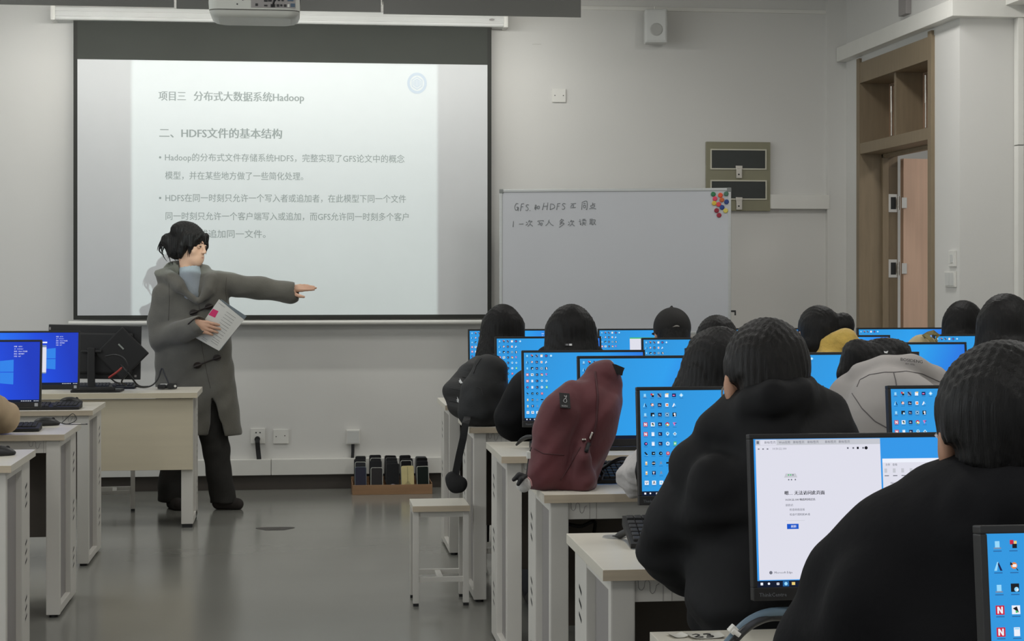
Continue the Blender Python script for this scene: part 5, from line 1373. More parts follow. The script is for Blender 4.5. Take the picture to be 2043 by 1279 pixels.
def cream_back(t, w, h):
    m = MB(); m.add([(.028 * math.cos(s), -.0016, .008 + .026 * math.sin(s)) for s in np.linspace(0, math.pi, 14)], [list(range(14))], 0); m.box((-.0007, -.0016, .05), (.0007, -.0012, h - .006), 0)
    for i in range(4): m.box((-.02 + i * .004, -.0014, .042 + i * .005), (.02 - i * .003, -.0012, .043 + i * .005), 0)
    m.build('print', mat('phone_print_dark', rgb(52, 44, 24), .5), t)
y0 = ty0 + .03
phone('dark blue phone in a grey-blue case, front row of the tray, leftmost', cxs[0] - .002, y0, .074, .158, CBL, GN)
phone('black phone with thin pale rim, second from left in the front row', cxs[1], y0, .078, .152, CW, GBR)
phone('taller black phone with a pearly round sticker, front row centre', cxs[2] + .004, y0, .084, .176, CB, GB, extra=cam_ring)
phone('cream coloured phone case, fourth in the front row', cxs[3] + .002, y0, .080, .160, CY, CY, extra=cream_back)
phone('black phone with mint rim, rightmost in the front row', cxs[4], y0, .078, .157, CW, GG)
W2ND = ['leftmost', 'second', 'middle', 'fourth', 'rightmost']
for row, (yy, zz) in enumerate(((.10, .040), (.165, .052), (.235, .062))):
    for c in range(5):
        if row == 1 and c in (2,): cs, gl = CGR, GB
        elif row == 2 and c == 4: cs, gl = CGR, CGR
        elif (row, c) in ((0, 0), (1, 1), (0, 3), (2, 0)): cs, gl = CW, GB
        else: cs, gl = CB, GB
        nm = {(CGR, CGR): 'plain grey', (CGR, GB): 'grey-cased', (CW, GB): 'pale-rimmed black'}.get((cs, gl), 'black')
        phone('%s phone, %s of the %s row in the tray' % (nm, W2ND[c], ('second', 'third', 'rearmost')[row]), cxs[c] + R.uniform(-.004, .004), ty0 + yy, .074 + R.uniform(-.003, .004), .160 + R.uniform(-.006, .008), cs, gl, zz)
# ------------------------------------------------------------------ people
M_SKIN = mat('skin', rgb(206, 164, 138), .55, noise=.05, scale=20)
M_SKIN2 = mat('skin_tan', rgb(186, 142, 116), .55, noise=.05, scale=20)
def hair_mat(name, c=(17, 16, 16)):
    return mat(name, rgb(*c), .5, noise=.35, scale=40, stretch=(6, 6, .35), bump=.25, bscale=70, spec=.25)
M_HAIR = hair_mat('black_hair'); M_HAIR2 = hair_mat('dark_brown_hair', (20, 18, 17))
def n3(v): v = Vector(v); return v.normalized()
def basis(fwd, up=(0, 0, 1)):
    f = n3(fwd); u = Vector(up); x = f.cross(u).normalized(); u = x.cross(f)
    return Matrix((x, f, u)).transposed()          # columns: right, forward, up
def head_prims(S, c, B, k=.02, sc=1.0):
    W = lambda x, y, z: Vector(c) + B @ (Vector((x, y, z)) * sc)
    rot = np.array(B)
    E = lambda p, r, kk=k, op='+': S.ell(W(*p), [q * sc for q in r], kk * sc, rot, op)
    E((0, -.012, .028), (.073, .092, .088)); E((0, .022, -.045), (.053, .063, .074), .03)
    E((0, .064, -.098), (.020, .018, .018), .03); E((0, .045, -.072), (.046, .045, .04), .03)
    E((.045, .045, -.03), (.022, .024, .022), .025); E((-.045, .045, -.03), (.022, .024, .022), .025)
    for s in (-1, 1): E((s * .031, .094, .002), (.017, .014, .011), .012, '-')
    for s in (-1, 1): E((s * .031, .078, .0), (.0145, .0125, .0125), .006)
    S.cone(W(0, .083, .012), W(0, .103, -.03), .007 * sc, .011 * sc, .014 * sc)
    for s in (-1, 1): E((s * .010, .094, -.034), (.008, .010, .007), .008)
    S.cone(W(-.016, .083, -.064), W(.016, .083, -.064), .006 * sc, .006 * sc, .008 * sc); S.cone(W(-.014, .082, -.074), W(.014, .082, -.074), .0065 * sc, .0065 * sc, .008 * sc)
    for s in (-1, 1):
        E((s * .079, -.016, -.010), (.012, .015, .032), .008); E((s * .087, -.006, -.005), (.006, .008, .017), .004, '-')
    return W
def hand(S, w, f, n, t, sc=1.0, curl=(.1, .1, .12, .15), spread=.12, k=.0035, thumb=(.55, .75, -.25)):
    f = n3(f); n = Vector(n); n = (n - f * n.dot(f)).normalized(); tt = f.cross(n); t = tt if tt.dot(Vector(t)) > 0 else -tt
    w = Vector(w)
    ln = (.072, .080, .074, .058); kx = (.031, .0105, -.0105, -.030); kf = (.083, .088, .084, .074)
    for i in range(4):
        a = w + t * (kx[i] * .55) * sc; b = w + (f * kf[i] + t * kx[i]) * sc
        S.cone(a, b, .0135 * sc, .0112 * sc, .010)
        ang = 0.0; p = b; d0 = (f + t * spread * (1.5 - i) * .5).normalized()
        for j, (fr, r0, r1) in enumerate(((.46, .0098, .0088), (.30, .0088, .0080), (.24, .0080, .0068))):
            ang += curl[i] * (1.0, 1.3, .9)[j]
            dd = d0 * math.cos(ang) - n * math.sin(ang)
            q = p + dd * ln[i] * fr * sc; S.cone(p, q, r0 * sc, r1 * sc, k); p = q
    S.cone(w - f * .01 * sc, w + f * .05 * sc, .020 * sc, .022 * sc, .012, flat=(n, .7))
    p = w + (f * .018 + t * .022 - n * .004) * sc
    for (a, b, c), L, r0, r1 in ((thumb, .044, .0135, .0115), ((thumb[0] + .25, thumb[1] * .6, thumb[2] * .8), .032, .0108, .0098), ((thumb[0] + .4, thumb[1] * .35, thumb[2]), .025, .0098, .0078)):
        q = p + n3(f * a + t * b + n * c) * L * sc; S.cone(p, q, r0 * sc, r1 * sc, .006); p = q
HAIRW = strands((.0012, 330, 260, 12, .3), (.001, -290, 340, -14, 1.3), (.0012, 60, 70, 8, .9))
HAIRW2 = strands((.0010, 330, 260, 30, .3), (.0010, -290, 340, -34, 1.3), (.0012, 60, 70, 20, .9))

def hair_short(S, W, rot, sc=1.0, nape=-.075):
    S.ell(W(0, -.020, .032), (.085 * sc, .103 * sc, .095 * sc), .02, rot); S.ell(W(0, -.055, -.02), (.073 * sc, .062 * sc, .07 * sc), .03, rot)
    S.box(W(0, .12, -.06), (.085, .078, .095), .02, .02, rot, '-'); S.box(W(0, -.03, nape - .09), (.16, .16, .085), .01, .015, rot, '-')
    for s in (-1, 1): S.ell(W(s * .09, .0, -.02), (.026, .035, .042), .01, rot, '-')
def hair_man(S, W, rot, sc=1.0, nape=-.09):
    S.ell(W(0, -.020, .033), (.083 * sc, .102 * sc, .094 * sc), .02, rot); S.ell(W(0, -.058, -.03), (.058 * sc, .046 * sc, .065 * sc), .03, rot)
    S.box(W(0, .12, -.06), (.085, .078, .095), .02, .02, rot, '-'); S.box(W(0, -.03, nape - .09), (.16, .16, .085), .01, .015, rot, '-')
    for s in (-1, 1): S.box(W(s * .112 * sc, .0, -.065), (.05 * sc, .14, .055), .01, .012, rot, '-'); S.box(W(s * .088 * sc, .0, -.105), (.050 * sc, .14, .06), .01, .012, rot, '-')
def hair_bob(S, W, rot): hair_long(S, W, rot, .12, .0, 0.0)
def hair_long(S, W, rot, L=.34, spread=.02, side=0.0, thick=.052):
    S.ell(W(0, -.018, .030), (.088, .106, .097), .02, rot)
    S.chain([W(0, -.055, .0), W(side * .5, -.085, -.16), W(side, -.09, -L)], [.088, .092 + spread * .6, .095 + spread], .03, flat=((0, 1, 0), .55))
    for s in (-1, 1): S.chain([W(s * .055, -.02, .02), W(s * .075 + side * .4, -.035, -.12), W(s * (.085 + spread) + side, -.05, -L * .9)], [.045, .045, .036], .03)
    S.box(W(0, .13, -.10), (.06, .075, .125), .03, .02, rot, '-')
def student(label, top, d, hair, jacket, yaw=0.0, pitch=-.12, sh=.165, bulk=1.0, elbows=None, wrists=None, hipdy=-.13, sweater=None, res=.008, jres=.008, hres=.006, extra_jacket=None, extra_hair=None, hairmat=None, collar=True, hands_z=.802, skin=None, hair_disp=None, trousers=None, group=None, hood=False, ew=.10, cloth=None):
    T = P(top[0], top[1], d=d); Hc = T - Vector((0, 0, .128))
    fw = Vector((math.sin(yaw) * math.cos(pitch), math.cos(yaw) * math.cos(pitch), math.sin(pitch)))
    B = basis(fw); rot = np.array(B)
    N = Hc + B @ Vector((0, -.028, -.11)) + Vector((0, -.012, -.02))
    X = Vector((math.cos(yaw * .5), -math.sin(yaw * .5), 0)); Fd = Vector((math.sin(yaw * .5), math.cos(yaw * .5), 0)); U = Vector((0, 0, 1))
    hip = Vector((N.x, N.y, 0)) + Fd * hipdy + Vector((0, 0, .53))
    chest = N + Fd * -.015 - U * .19; belly = chest.lerp(hip, .55)
    SHL = {s: N + X * (s * sh) - U * .085 + Fd * .005 for s in (-1, 1)}
    EL = {}; WR = {}
    for k_, s in enumerate((-1, 1)):
        EL[s] = Vector(elbows[k_]) if elbows and elbows[k_] is not None else Vector((N.x, N.y, 0)) + X * (s * (sh + ew)) + Fd * .13 + U * .845
        WR[s] = Vector(wrists[k_]) if wrists and wrists[k_] is not None else Vector((N.x, N.y, 0)) + X * (s * .13) + Fd * .34 + U * hands_z
    root = thing('person', label, 'person', (hip.x, hip.y, 0), 0, group)
    S = SDF(); W = head_prims(S, Hc, B)
    S.cone(Hc + B @ Vector((0, -.025, -.05)), N - U * .06, .052, .060, .03)
    S.chain([chest + Fd * .03, belly + Fd * .05, hip + Fd * .03], [.10, .095, .12], .04, flat=(Fd, .6)); S.cone(SHL[-1] * .9 + SHL[1] * .1 + Fd * .02, SHL[1] * .9 + SHL[-1] * .1 + Fd * .02, .045, .045, .04)
    for s in (-1, 1):
        S.chain([SHL[s], EL[s], WR[s]], [.046, .040, .028], .02)
        fdir = n3(Fd * .9 - X * (s * .35) + U * .03)
        hand(S, WR[s], fdir, U, -X * s, .95, (.08, .09, .10, .11))
        kn = hip + X * (s * .11) + Fd * .40 - U * .02; an = Vector((kn.x, kn.y, 0)) + Fd * -.02 + U * .08
        S.chain([hip + X * (s * .08), kn, an], [.085, .058, .042], .03)
        S.cone(an - U * .03 - Fd * .03, an + Fd * .15 - U * .045, .035, .028, .02)
    seat = lambda q: q.box(hip - Fd * .13 + U * (.234 - hip.z), (.30, .27, .2), .001, .004, np.array(Matrix((X, Fd, U)).transposed()), '-')
    seat(S); kid(solid('body', S, res, skin or M_SKIN), root)
    # jacket
    J = SDF(); b = bulk
    J.chain([chest - U * .01, belly, hip - U * .02], [.136 * b, .155 * max(b, 1), .172 * max(b, 1)], .06, flat=(Fd, .74))
    J.cone(SHL[-1] - U * .01, SHL[1] - U * .01, .072 * b, .072 * b, .05)
    for s in (-1, 1):
        J.chain([SHL[s] - U * .005, EL[s], WR[s] - (WR[s] - EL[s]).normalized() * .01], [.074 * b, .060 * b, .046 * b], .03)
    if collar: J.cone(N - U * .065 - Fd * .01, N + U * .0 - Fd * .005, .080, .068, .03)
    if hood: J.chain([N + X * -.10 - U * .055 + Fd * .0, N - Fd * .085 - U * .085, N + X * .10 - U * .055], [.05, .062, .05], .03); J.ell(N - Fd * .10 - U * .16, (.13, .05, .09), .04)
    if extra_jacket: extra_jacket(J, N, Hc, X, Fd, U)
    dj = cloth or CLOTH; seat(J)
    jo = solid('jacket', J, jres, jacket, None, disp=dj); kid(jo, root)
    # trousers and shoes
    Tq = SDF()
    for s in (-1, 1):
        kn = hip + X * (s * .11) + Fd * .40 - U * .02; an = Vector((kn.x, kn.y, 0)) + Fd * -.02 + U * .09
        Tq.chain([hip + X * (s * .08) - U * .01, kn, an], [.10, .072, .060], .03)
        Sh = SDF(); Sh.chain([an - U * .045 - Fd * .045, an + Fd * .06 - U * .05, an + Fd * .16 - U * .058], [.046, .042, .036], .02); Sh.box((an.x, an.y, -.1), (.5, .5, .1005), .001, .003, op='-')
        kid(solid('shoe', Sh, .009, M_SHOE), root)
    seat(Tq); kid(solid('trousers', Tq, .011, trousers or M_TROUS), root)
    H = SDF()
    if hair is not None: hair(H, W, rot)
    if extra_hair: extra_hair(H, W, rot)
    ho = solid('hair', H, hres, hairmat or M_HAIR, None, disp=hair_disp or HAIRW); kid(ho, root)
    bpy.context.view_layer.update()
    # stool under the person
    dup(stool0, (hip.x, hip.y, 0), 0, 'white stool under the %s' % STOOLW.pop(0))
    return root, jo, ho, W, B, Hc, N
M_SHOE = mat('dark_shoe', rgb(40, 38, 37), .6); M_TROUS = mat('dark_trousers', rgb(34, 34, 38), .8, noise=.15, bump=.1, bscale=50)
M_JBLK = mat('black_jacket', rgb(19, 19, 21), .75, noise=.15, scale=5, bump=.5, bscale=9, spec=.25)
M_JBLK2 = mat('black_hoodie', rgb(15, 15, 18), .85, noise=.18, scale=6, bump=.1, bscale=60, spec=.2)
M_JGREY = mat('pale_grey_coat', rgb(168, 163, 160), .75, noise=.04, scale=5, bump=.3, bscale=8)
M_JWHT = mat('off_white_shirt', rgb(188, 184, 182), .75, noise=.05, scale=5, bump=.8, bscale=22)
M_JYEL = mat('yellow_fleece', rgb(214, 180, 92), .95, noise=.14, scale=30, bump=.5, bscale=70, sheen=.3)
M_JBEI = mat('beige_jacket', rgb(196, 172, 140), .8, noise=.06, bump=.12, bscale=16)
M_JNAVY = mat('dark_navy_jacket', rgb(34, 36, 46), .8, noise=.12, bump=.12, bscale=18)
STOOLW = ['long-haired student at the aisle end', 'student in the backward cap', 'dark-haired student right of the cap', 'short-haired student below the light switch',
          'student with the white tag on the collar', 'student in the yellow shawl', 'dark head at the right photo edge', 'long-haired student in the white blouse', 'student in the pale grey coat',
          'man in the black padded jacket', 'student in the black hoodie', 'person in the beige sleeve']
bpy.context.view_layer.update()

def h_s1(S, W, rot): hair_long(S, W, rot, .36, .01, -.03)
student('student with long straight black hair, nearest the aisle behind the black backpacks', (1003, 607), 8.42, h_s1, M_JNAVY, yaw=.1, hipdy=-.08, sh=.14, ew=.0)
# cap wearer
def h_cap(S, W, rot):
    hair_short(S, W, rot); S.chain([W(0, -.085, -.04), W(0, -.10, -.10)], [.055, .05], .03)
r_, j_, h_, W_, B_, Hc_, N_ = student('student in a black cap worn backwards', (1340, 617), 8.52, h_cap, M_JBLK, hipdy=-.08)
S = SDF(); rt = np.array(B_)
S.ell(W_(0, -.016, .038), (.091, .109, .098), .01, rt); S.box(W_(0, 0, -.085), (.2, .2, .085), .002, .008, rt, '-'); S.ell(W_(0, -.125, .012), (.028, .03, .024), .006, rt, '-')
S.cone(W_(0, -.014, .134), W_(0, -.014, .139), .009, .007, .004); S.ell(W_(0, .12, .02), (.075, .06, .012), .012, rt)
kid(solid('cap', S, .005, mat('black_cotton', rgb(32, 31, 30), .85, noise=.15, bump=.1, bscale=100)), r_)
m = MB(); m.tube([W_(.03 * math.cos(s), -.123 + .01 * abs(math.cos(s)), .010 + .026 * math.sin(s)) for s in np.linspace(.05, 3.1, 9)], .004, n=8, sub=2); m.strip([W_(-.035, -.114, .0), W_(0, -.124, -.001), W_(.035, -.114, .0)], .016, .004, (0, 0, 1)); kid(m.build('cap_strap', mat('grey_cap_trim', rgb(150, 146, 140), .6)), r_)
student('student whose dark head shows between the cap and the padded jacket', (1428, 629), 7.22, hair_short, M_JNAVY, hipdy=-.08, sh=.13, ew=.0, hair_disp=HAIRW2, hres=.005)
student('short-haired student below the light switch beside the door', (1921, 599), 8.68, hair_bob, M_JBLK, yaw=.2, hipdy=-.08, hair_disp=HAIRW2)
# second line of seats
E2 = P(1022, 850, d=7.18)
def x_s2(J, N, Hc, X, Fd, U): J.chain([P(1040, 775, d=7.12), P(1020, 835, d=7.14), P(1045, 862, d=7.2)], [.045, .068, .05], .04); J.cone(P(1092, 712, d=7.12), P(1184, 712, d=7.12), .045, .045, .03); J.cone(P(1115, 698, d=7.08), P(1160, 698, d=7.08), .032, .032, .03)
r_, j_, h_, W_, B_, Hc_, N_ = student('student with a black hair curtain and a tiny white tag on the jacket collar', (1137, 607), 7.15, lambda S, W, rot: hair_long(S, W, rot, .22, .02), M_JBLK, sh=.17, ew=.03, hipdy=-.08, elbows=[E2, None], extra_jacket=x_s2, bulk=1.04)
def tag_on(root, obs, px, py, fn, name, mats):
    best = None
    for o in obs:
        l, n = surf(o, px, py)
        if l is not None and (best is None or (l - CAMP).length < best[0]): best = ((l - CAMP).length, o)
    if best is None: return
    m = MB(); fn(m, frame_at(best[1], px, py, .002)); kid(m.build(name, mats), root)
tag_on(r_, [j_, h_], 1134.5, 688.5, lambda m, M: (m.box((-.016, -.006, 0), (.016, .006, .0015), 0, 0, M), m.box((-.012, -.0035, .001), (-.001, .0035, .0022), 1, 0, M), m.box((.002, -.004, .001), (.013, .004, .0022), 2, 0, M)), 'collar_tag', [M_STRAP, mat('tag_grey', rgb(120, 120, 124), .5), mat('tag_white', rgb(225, 225, 225), .5)])
def x_s7(J, N, Hc, X, Fd, U):
    J.chain([N + X * -.12 - U * .05 - Fd * .03, N - Fd * .08 + U * .0, N + X * .14 - U * .04 - Fd * .03], [.06, .075, .055], .03)
    J.chain([P(1655, 690, d=7.2), P(1686, 676, d=7.17), P(1704, 694, d=7.2)], [.045, .05, .045], .03)
def h_s7(S, W, rot): hair_short(S, W, rot); S.ell(W(.092, -.05, .040), (.048, .05, .052), .015, rot); S.ell(W(0, -.06, -.05), (.08, .05, .06), .03, rot)
student('student with a hair bun and a fuzzy yellow shawl', (1632, 609), 7.30, h_s7, M_JYEL, extra_jacket=x_s7, hipdy=-.06, sh=.14, ew=.02)
student('dark head at the right photo edge, next to the short-haired student', (2004, 586), 6.28, hair_bob, M_JBLK, yaw=.2, hipdy=-.08, hair_disp=HAIRW2)
# long-haired student in the white blouse
EL5 = P(1274, 955, d=5.08)
def x_s5(S, W, rot):
    S.chain([P(1408, 700, d=4.98), P(1388, 765, d=4.95), P(1345, 830, d=4.93), P(1290, 885, d=4.93), P(1276, 940, d=4.92), P(1272, 968, d=4.93)], [.05, .055, .045, .022, .014, .005], .02)
student('student with long loose hair in a white blouse, left of the padded jacket', (1432, 652), 4.95, lambda S, W, rot: hair_long(S, W, rot, .34, .0, .0), M_JWHT, sh=.15, ew=.0, cloth=waves((.004, (40, 25, 70), .3), (.003, (-70, 40, 50), 1.7), (.002, (90, 60, -120), .8)), elbows=[EL5, None], extra_hair=x_s5, hres=.005)
# pale grey coat, bent forward
dC = 4.86
def x_s8(J, N, Hc, X, Fd, U):
    p = lambda x, y, dd=0: P(x, y, d=dC + dd)
    J.chain([p(1788, 905, -.12), p(1786, 838, -.10), p(1786, 800, -.02)], [.15, .14, .095], .05)
    J.cone(p(1712, 812, .02), p(1868, 807, .02), .082, .082, .05)
    J.chain([p(1704, 805, .02), p(1690, 860, .05)], [.075, .07], .04); J.chain([p(1872, 800, .02), p(1890, 860, .05)], [.075, .07], .04)
    J.chain([p(1692, 785, .05), p(1722, 752, -.01), p(1765, 738, -.04), p(1815, 736, -.04), p(1862, 754, -.0), p(1886, 782, .05)], [.034, .040, .042, .042, .040, .034], .018)
r_, j_, h_, W_, B_, Hc_, N_ = student('student bent forward in a pale grey hooded coat with black lettering', (1748, 690), 5.04, lambda S, W, rot: (hair_long(S, W, rot, .13, .005), S.chain([P(1712, 712, d=5.0), P(1690, 745, d=5.0), P(1684, 770, d=5.0)], [.05, .03, .012], .03), S.ell(P(1775, 700, d=5.02), (.06, .05, .036), .03)), M_JGREY, pitch=-.5, extra_jacket=x_s8, sh=.15, ew=.02, hipdy=-.30, hres=.005, jres=.006, hair_disp=HAIRW2, hairmat=M_HAIR)
l0, n0 = surf(j_, 1819, 721)
if l0 is not None:
    Mf = frame_at(j_, 1818, 721.5, .004, -.14)
    m = MB(); m.text('BOSIDENG', .0125, Mf @ Matrix.Translation((-.030, -.003, 0)), 0, .0002); m.text('EST 1976', .0065, Mf @ Matrix.Translation((-.016, -.0125, 0)), 0, .0001)
    kid(m.build('lettering', mat('black_print', rgb(40, 40, 42), .6)), r_)
m = MB()
for ln in ([(1710, 772), (1716, 758), (1735, 748), (1765, 743), (1785, 743)], [(1785, 743), (1808, 741), (1840, 746), (1875, 762)], [(1783, 744), (1787, 760), (1789, 774)], [(1700, 785), (1720, 815), (1745, 840), (1770, 854)]):
    pts = surf_line(j_, ln, .0005, 3)
    if len(pts) > 2: m.tube(pts, .0014, n=6, sub=2)
kid(m.build('seam', mat('grey_seam', rgb(96, 92, 92), .8)), r_)
m = MB(); l, n = surf(h_, 1768, 704, .003)
if l is not None: m.prism([(-.006, .003), (0, .001), (.006, .004), (.004, -.004), (-.004, -.003)], .002, 0, frame_at(h_, 1768, 704, .003)); kid(m.build('hair_clip', mat('white_clip', rgb(220, 220, 220), .3)), r_)

# man in the black padded jacket
PUFF = waves((.006, (9, 6, 26), .3), (.004, (-19, 9, 34), 1.7), (.003, (33, 20, -48), .8), (.0015, (70, 40, -90), 2.2))
d6 = 3.50
p6 = lambda x, y, dd=0: P(x, y, d=d6 + dd)
def x_s6(J, N, Hc, X, Fd, U):
    J.chain([p6(1484, 812, -.02), p6(1506, 802, -.085), p6(1545, 797, -.125), p6(1588, 800, -.09), p6(1612, 808, -.02)], [.042, .042, .042, .042, .042], .02)
    J.chain([p6(1490, 820, .02), p6(1550, 812, -.05), p6(1630, 825, .02)], [.055, .060, .060], .03)
    J.chain([p6(1455, 868, -.0), p6(1550, 872, -.07), p6(1655, 880, -.0)], [.062, .075, .066], .025)
    J.chain([p6(1425, 965, .02), p6(1550, 960, .0), p6(1680, 950, .02)], [.080, .10, .08], .03)
    J.chain([p6(1408, 962, .02), p6(1372, 1040, .06), p6(1362, 1100, .10), p6(1385, 1122, .12)], [.086, .086, .082, .076], .02)
    J.chain([p6(1690, 945, .02), p6(1722, 1030, .06), p6(1730, 1105, .10)], [.080, .084, .08], .02)
    J.chain([p6(1480, 980, .0), p6(1490, 1090, -.02), p6(1480, 1190, -.05)], [.105, .11, .105], .04)
    J.chain([p6(1620, 980, .0), p6(1615, 1090, -.02), p6(1620, 1200, -.05)], [.105, .11, .115], .04)
    J.chain([p6(1455, 1200, -.03), p6(1420, 1230, -.0)], [.07, .05], .03)
r_, j_, h_, W_, B_, Hc_, N_ = student('man in the black padded jacket with its hood down, seen from behind in the middle', (1530, 642), d6, lambda S, W, rot: hair_man(S, W, rot, 1.03, -.07), M_JBLK, yaw=.06, pitch=-.42, sh=.115, bulk=.85, collar=True, elbows=[p6(1375, 1110, .11), p6(1725, 1100, .1)], wrists=[p6(1400, 1072, .42), None], extra_jacket=x_s6, res=.006, jres=.007, hres=.004, skin=M_SKIN2, hairmat=M_HAIR2, hipdy=-.07, hair_disp=HAIRW2, cloth=PUFF)
m = MB(); m.tube([W_(-.080, -.005, .004), W_(-.083, .04, .006), W_(-.072, .098, .006)], .0022, n=6); m.tube([W_(.080, -.005, .004), W_(.083, .04, .006), W_(.072, .098, .006)], .0022, n=6)
for s in (-1, 1): m.tube([W_(s * .036 + .026 * math.cos(t), .104, .002 + .02 * math.sin(t)) for t in np.linspace(0, 6.28, 12)], .0016, n=6, sub=2)
m.tube([W_(-.01, .106, .006), W_(.01, .106, .006)], .0016, n=6); kid(m.build('glasses', mat('silver_wire', rgb(190, 186, 178), .3, .8)), r_)

# nearest student, black hoodie
d12 = 2.42
p12 = lambda x, y, dd=0: P(x, y, d=d12 + dd)
def x_s12(J, N, Hc, X, Fd, U):
    J.chain([p12(1868, 1000, .06), p12(1908, 1000, -.03), p12(1950, 1002, -.10), p12(2000, 1000, -.125), p12(2060, 995, -.09), p12(2110, 988, .0), p12(2130, 985, .06)], [.024, .034, .040, .042, .04, .034, .026], .012)
    J.chain([p12(1895, 1050, -.0), p12(1990, 1090, -.08), p12(2110, 1050, -.0)], [.05, .065, .05], .03)
    J.cone(p12(1797, 1096, .02), p12(2160, 1085, .02), .073, .073, .03)
    J.chain([p12(1846, 978, .02), p12(1880, 1018, -.06), p12(1945, 1062, -.115), p12(2030, 1080, -.13), p12(2110, 1040, -.06)], [.022, .024, .024, .024, .022], .006)
    J.ell(p12(1985, 1030, -.03), (.085, .06, .05), .03)
    J.chain([p12(1795, 1085, .02), p12(1725, 1170, .05), p12(1660, 1275, .10)], [.082, .086, .080], .03)
    J.chain([p12(2000, 1150, -.0), p12(2000, 1300, -.02)], [.17, .17], .05)
    J.chain([p12(1850, 1150, .0), p12(1830, 1300, -.02)], [.10, .12], .05)
r_, j_, h_, W_, B_, Hc_, N_ = student('student in the black hoodie nearest the camera, seen from behind at lower right', (2000, 692), d12, lambda S, W, rot: hair_man(S, W, rot, 1.10, -.10), M_JBLK2, collar=False, yaw=.22, pitch=-.14, sh=.17, elbows=[p12(1650, 1290, .12), None], extra_jacket=x_s12, res=.005, jres=.006, hres=.004, skin=M_SKIN2, hipdy=-.13, hair_disp=HAIRW2)
m = MB(); m.tube([W_(-.080, -.014, -.006), W_(-.083, .0, .006), W_(-.083, .05, .008), W_(-.072, .098, .006)], .0022, n=6); m.tube([W_(.080, -.014, -.006), W_(.083, .0, .006), W_(.083, .05, .008), W_(.072, .098, .006)], .0022, n=6)
for s in (-1, 1): m.tube([W_(s * .036 + .026 * math.cos(t), .104, .002 + .02 * math.sin(t)) for t in np.linspace(0, 6.28, 12)], .0016, n=6, sub=2)
m.tube([W_(-.01, .106, .006), W_(.01, .106, .006)], .0016, n=6); kid(m.build('glasses', mat('silver_wire', rgb(190, 186, 178), .3, .8)), r_)

# person in the beige sleeve, mostly beyond the left edge
eb = P(12, 850, Y=7.33); eb.z = .815
student('person in beige jacket with an elbow on the left desk, at the photo edge', (-160, 606), 6.85, hair_short, M_JBEI, elbows=[None, eb], wrists=[None, eb + Vector((-.25, -.0, -.005))], bulk=1.0, sh=.19)
# ------------------------------------------------------------------ the teacher
DT = 10.47
T = lambda x, y, dd=0.0: P(x, y, d=DT + dd)
px_m = F / DT
M_COAT = mat('grey_wool_coat', rgb(98, 96, 88), .9, noise=.10, scale=14, bump=.15, bscale=120, sheen=.25)
M_SWEAT = mat('pale_blue_knit', rgb(150, 158, 164), .85, noise=.06, bump=.3, bscale=160)
M_TRT = mat('black_trousers', rgb(36, 34, 31), .85, noise=.12, bump=.1, bscale=50)
M_SHT = mat('dark_brown_suede', rgb(44, 38, 35), .85, noise=.12)
foot = T(400, 1016); tch = thing('person', 'woman in a grey duffle coat pointing at the projection with one arm, booklet in hand', 'person', (foot.x, foot.y, 0))
Hc = T(381, 489, 0); fw = n3((.86, -.50, -.13)); B = basis(fw); rot = np.array(B)
S = SDF(); W = head_prims(S, Hc, B, .02, .98)
S.chain([Hc + B @ Vector((0, -.025, -.05)), T(378, 545, .02), T(382, 575, .03)], [.050, .052, .065], .03)
S.chain([T(384, 600, .03), T(384, 690, .03), T(384, 770, .03)], [.12, .11, .125], .05, flat=((0, 1, 0), .7)); S.cone(T(340, 580, .03), T(430, 565, .03), .05, .05, .04)
S.chain([T(436, 566, .03), T(510, 574, .06), T(575, 577, .05)], [.045, .038, .026], .02)
S.chain([T(328, 585, .03), T(318, 666, .0), T(388, 648, -.205)], [.045, .038, .027], .02)
hand(S, T(575, 577, .05), (1, .02, .10), (.0, -.45, .9), (.15, -.8, -.6), .98, (.02, .03, .05, .08), .05, thumb=(.45, .8, -.15))
hand(S, T(384, 647, -.222), (.95, -.03, -.22), (.06, -.97, .2), (.3, .1, 1), .98, (.10, .13, .16, .2), .05, thumb=(.7, .45, -.65))
for hx, kx, ax, dd in ((362, 346, 342, .06), (420, 434, 446, .0)):
    S.chain([T(hx, 780, .03), T(kx, 900, dd), T(ax, 985, dd)], [.085, .052, .032], .03)
S.cone(T(440, 1006, .0), T(476, 1008, .0), .032, .026, .02); S.cone(T(350, 1005, .04), T(356, 1007, -.02), .026, .024, .02)
bod = solid('body', S, .004, M_SKIN); kid(bod, tch)
# face details
m = MB()
for s in (-1, 1):
    m.tube([W(s * .019, .0885, .001), W(s * .031, .0925, .0045), W(s * .044, .086, .002)], [.0014, .0022, .0012], 0, n=6)
    m.bm((lambda b_: (bmesh.ops.create_uvsphere(b_, u_segments=10, v_segments=8, radius=.0058), b_)[1])(bmesh.new()), 0, True, Matrix.Translation(W(s * .030, .0865, .0)))
kid(m.build('eyes', mat('dark_eye', rgb(38, 30, 28), .3)), tch)
m = MB()
for s in (-1, 1): m.tube([W(s * .014, .0925, .020), W(s * .03, .0925, .0245), W(s * .047, .082, .021)], [.0022, .0028, .0014], 0, n=6)
kid(m.build('eyebrows', M_HAIR), tch)
m = MB(); m.tube([W(-.020, .083, -.069), W(-.010, .0905, -.0655), W(0, .0920, -.0670), W(.010, .0905, -.0655), W(.020, .083, -.069)], [.001, .004, .0036, .004, .001], 0, n=6); m.tube([W(-.018, .083, -.070), W(0, .0905, -.0745), W(.018, .083, -.070)], [.001, .0048, .001], 0, n=6)
kid(m.build('lips', mat('lip_colour', rgb(158, 84, 80), .5)), tch)
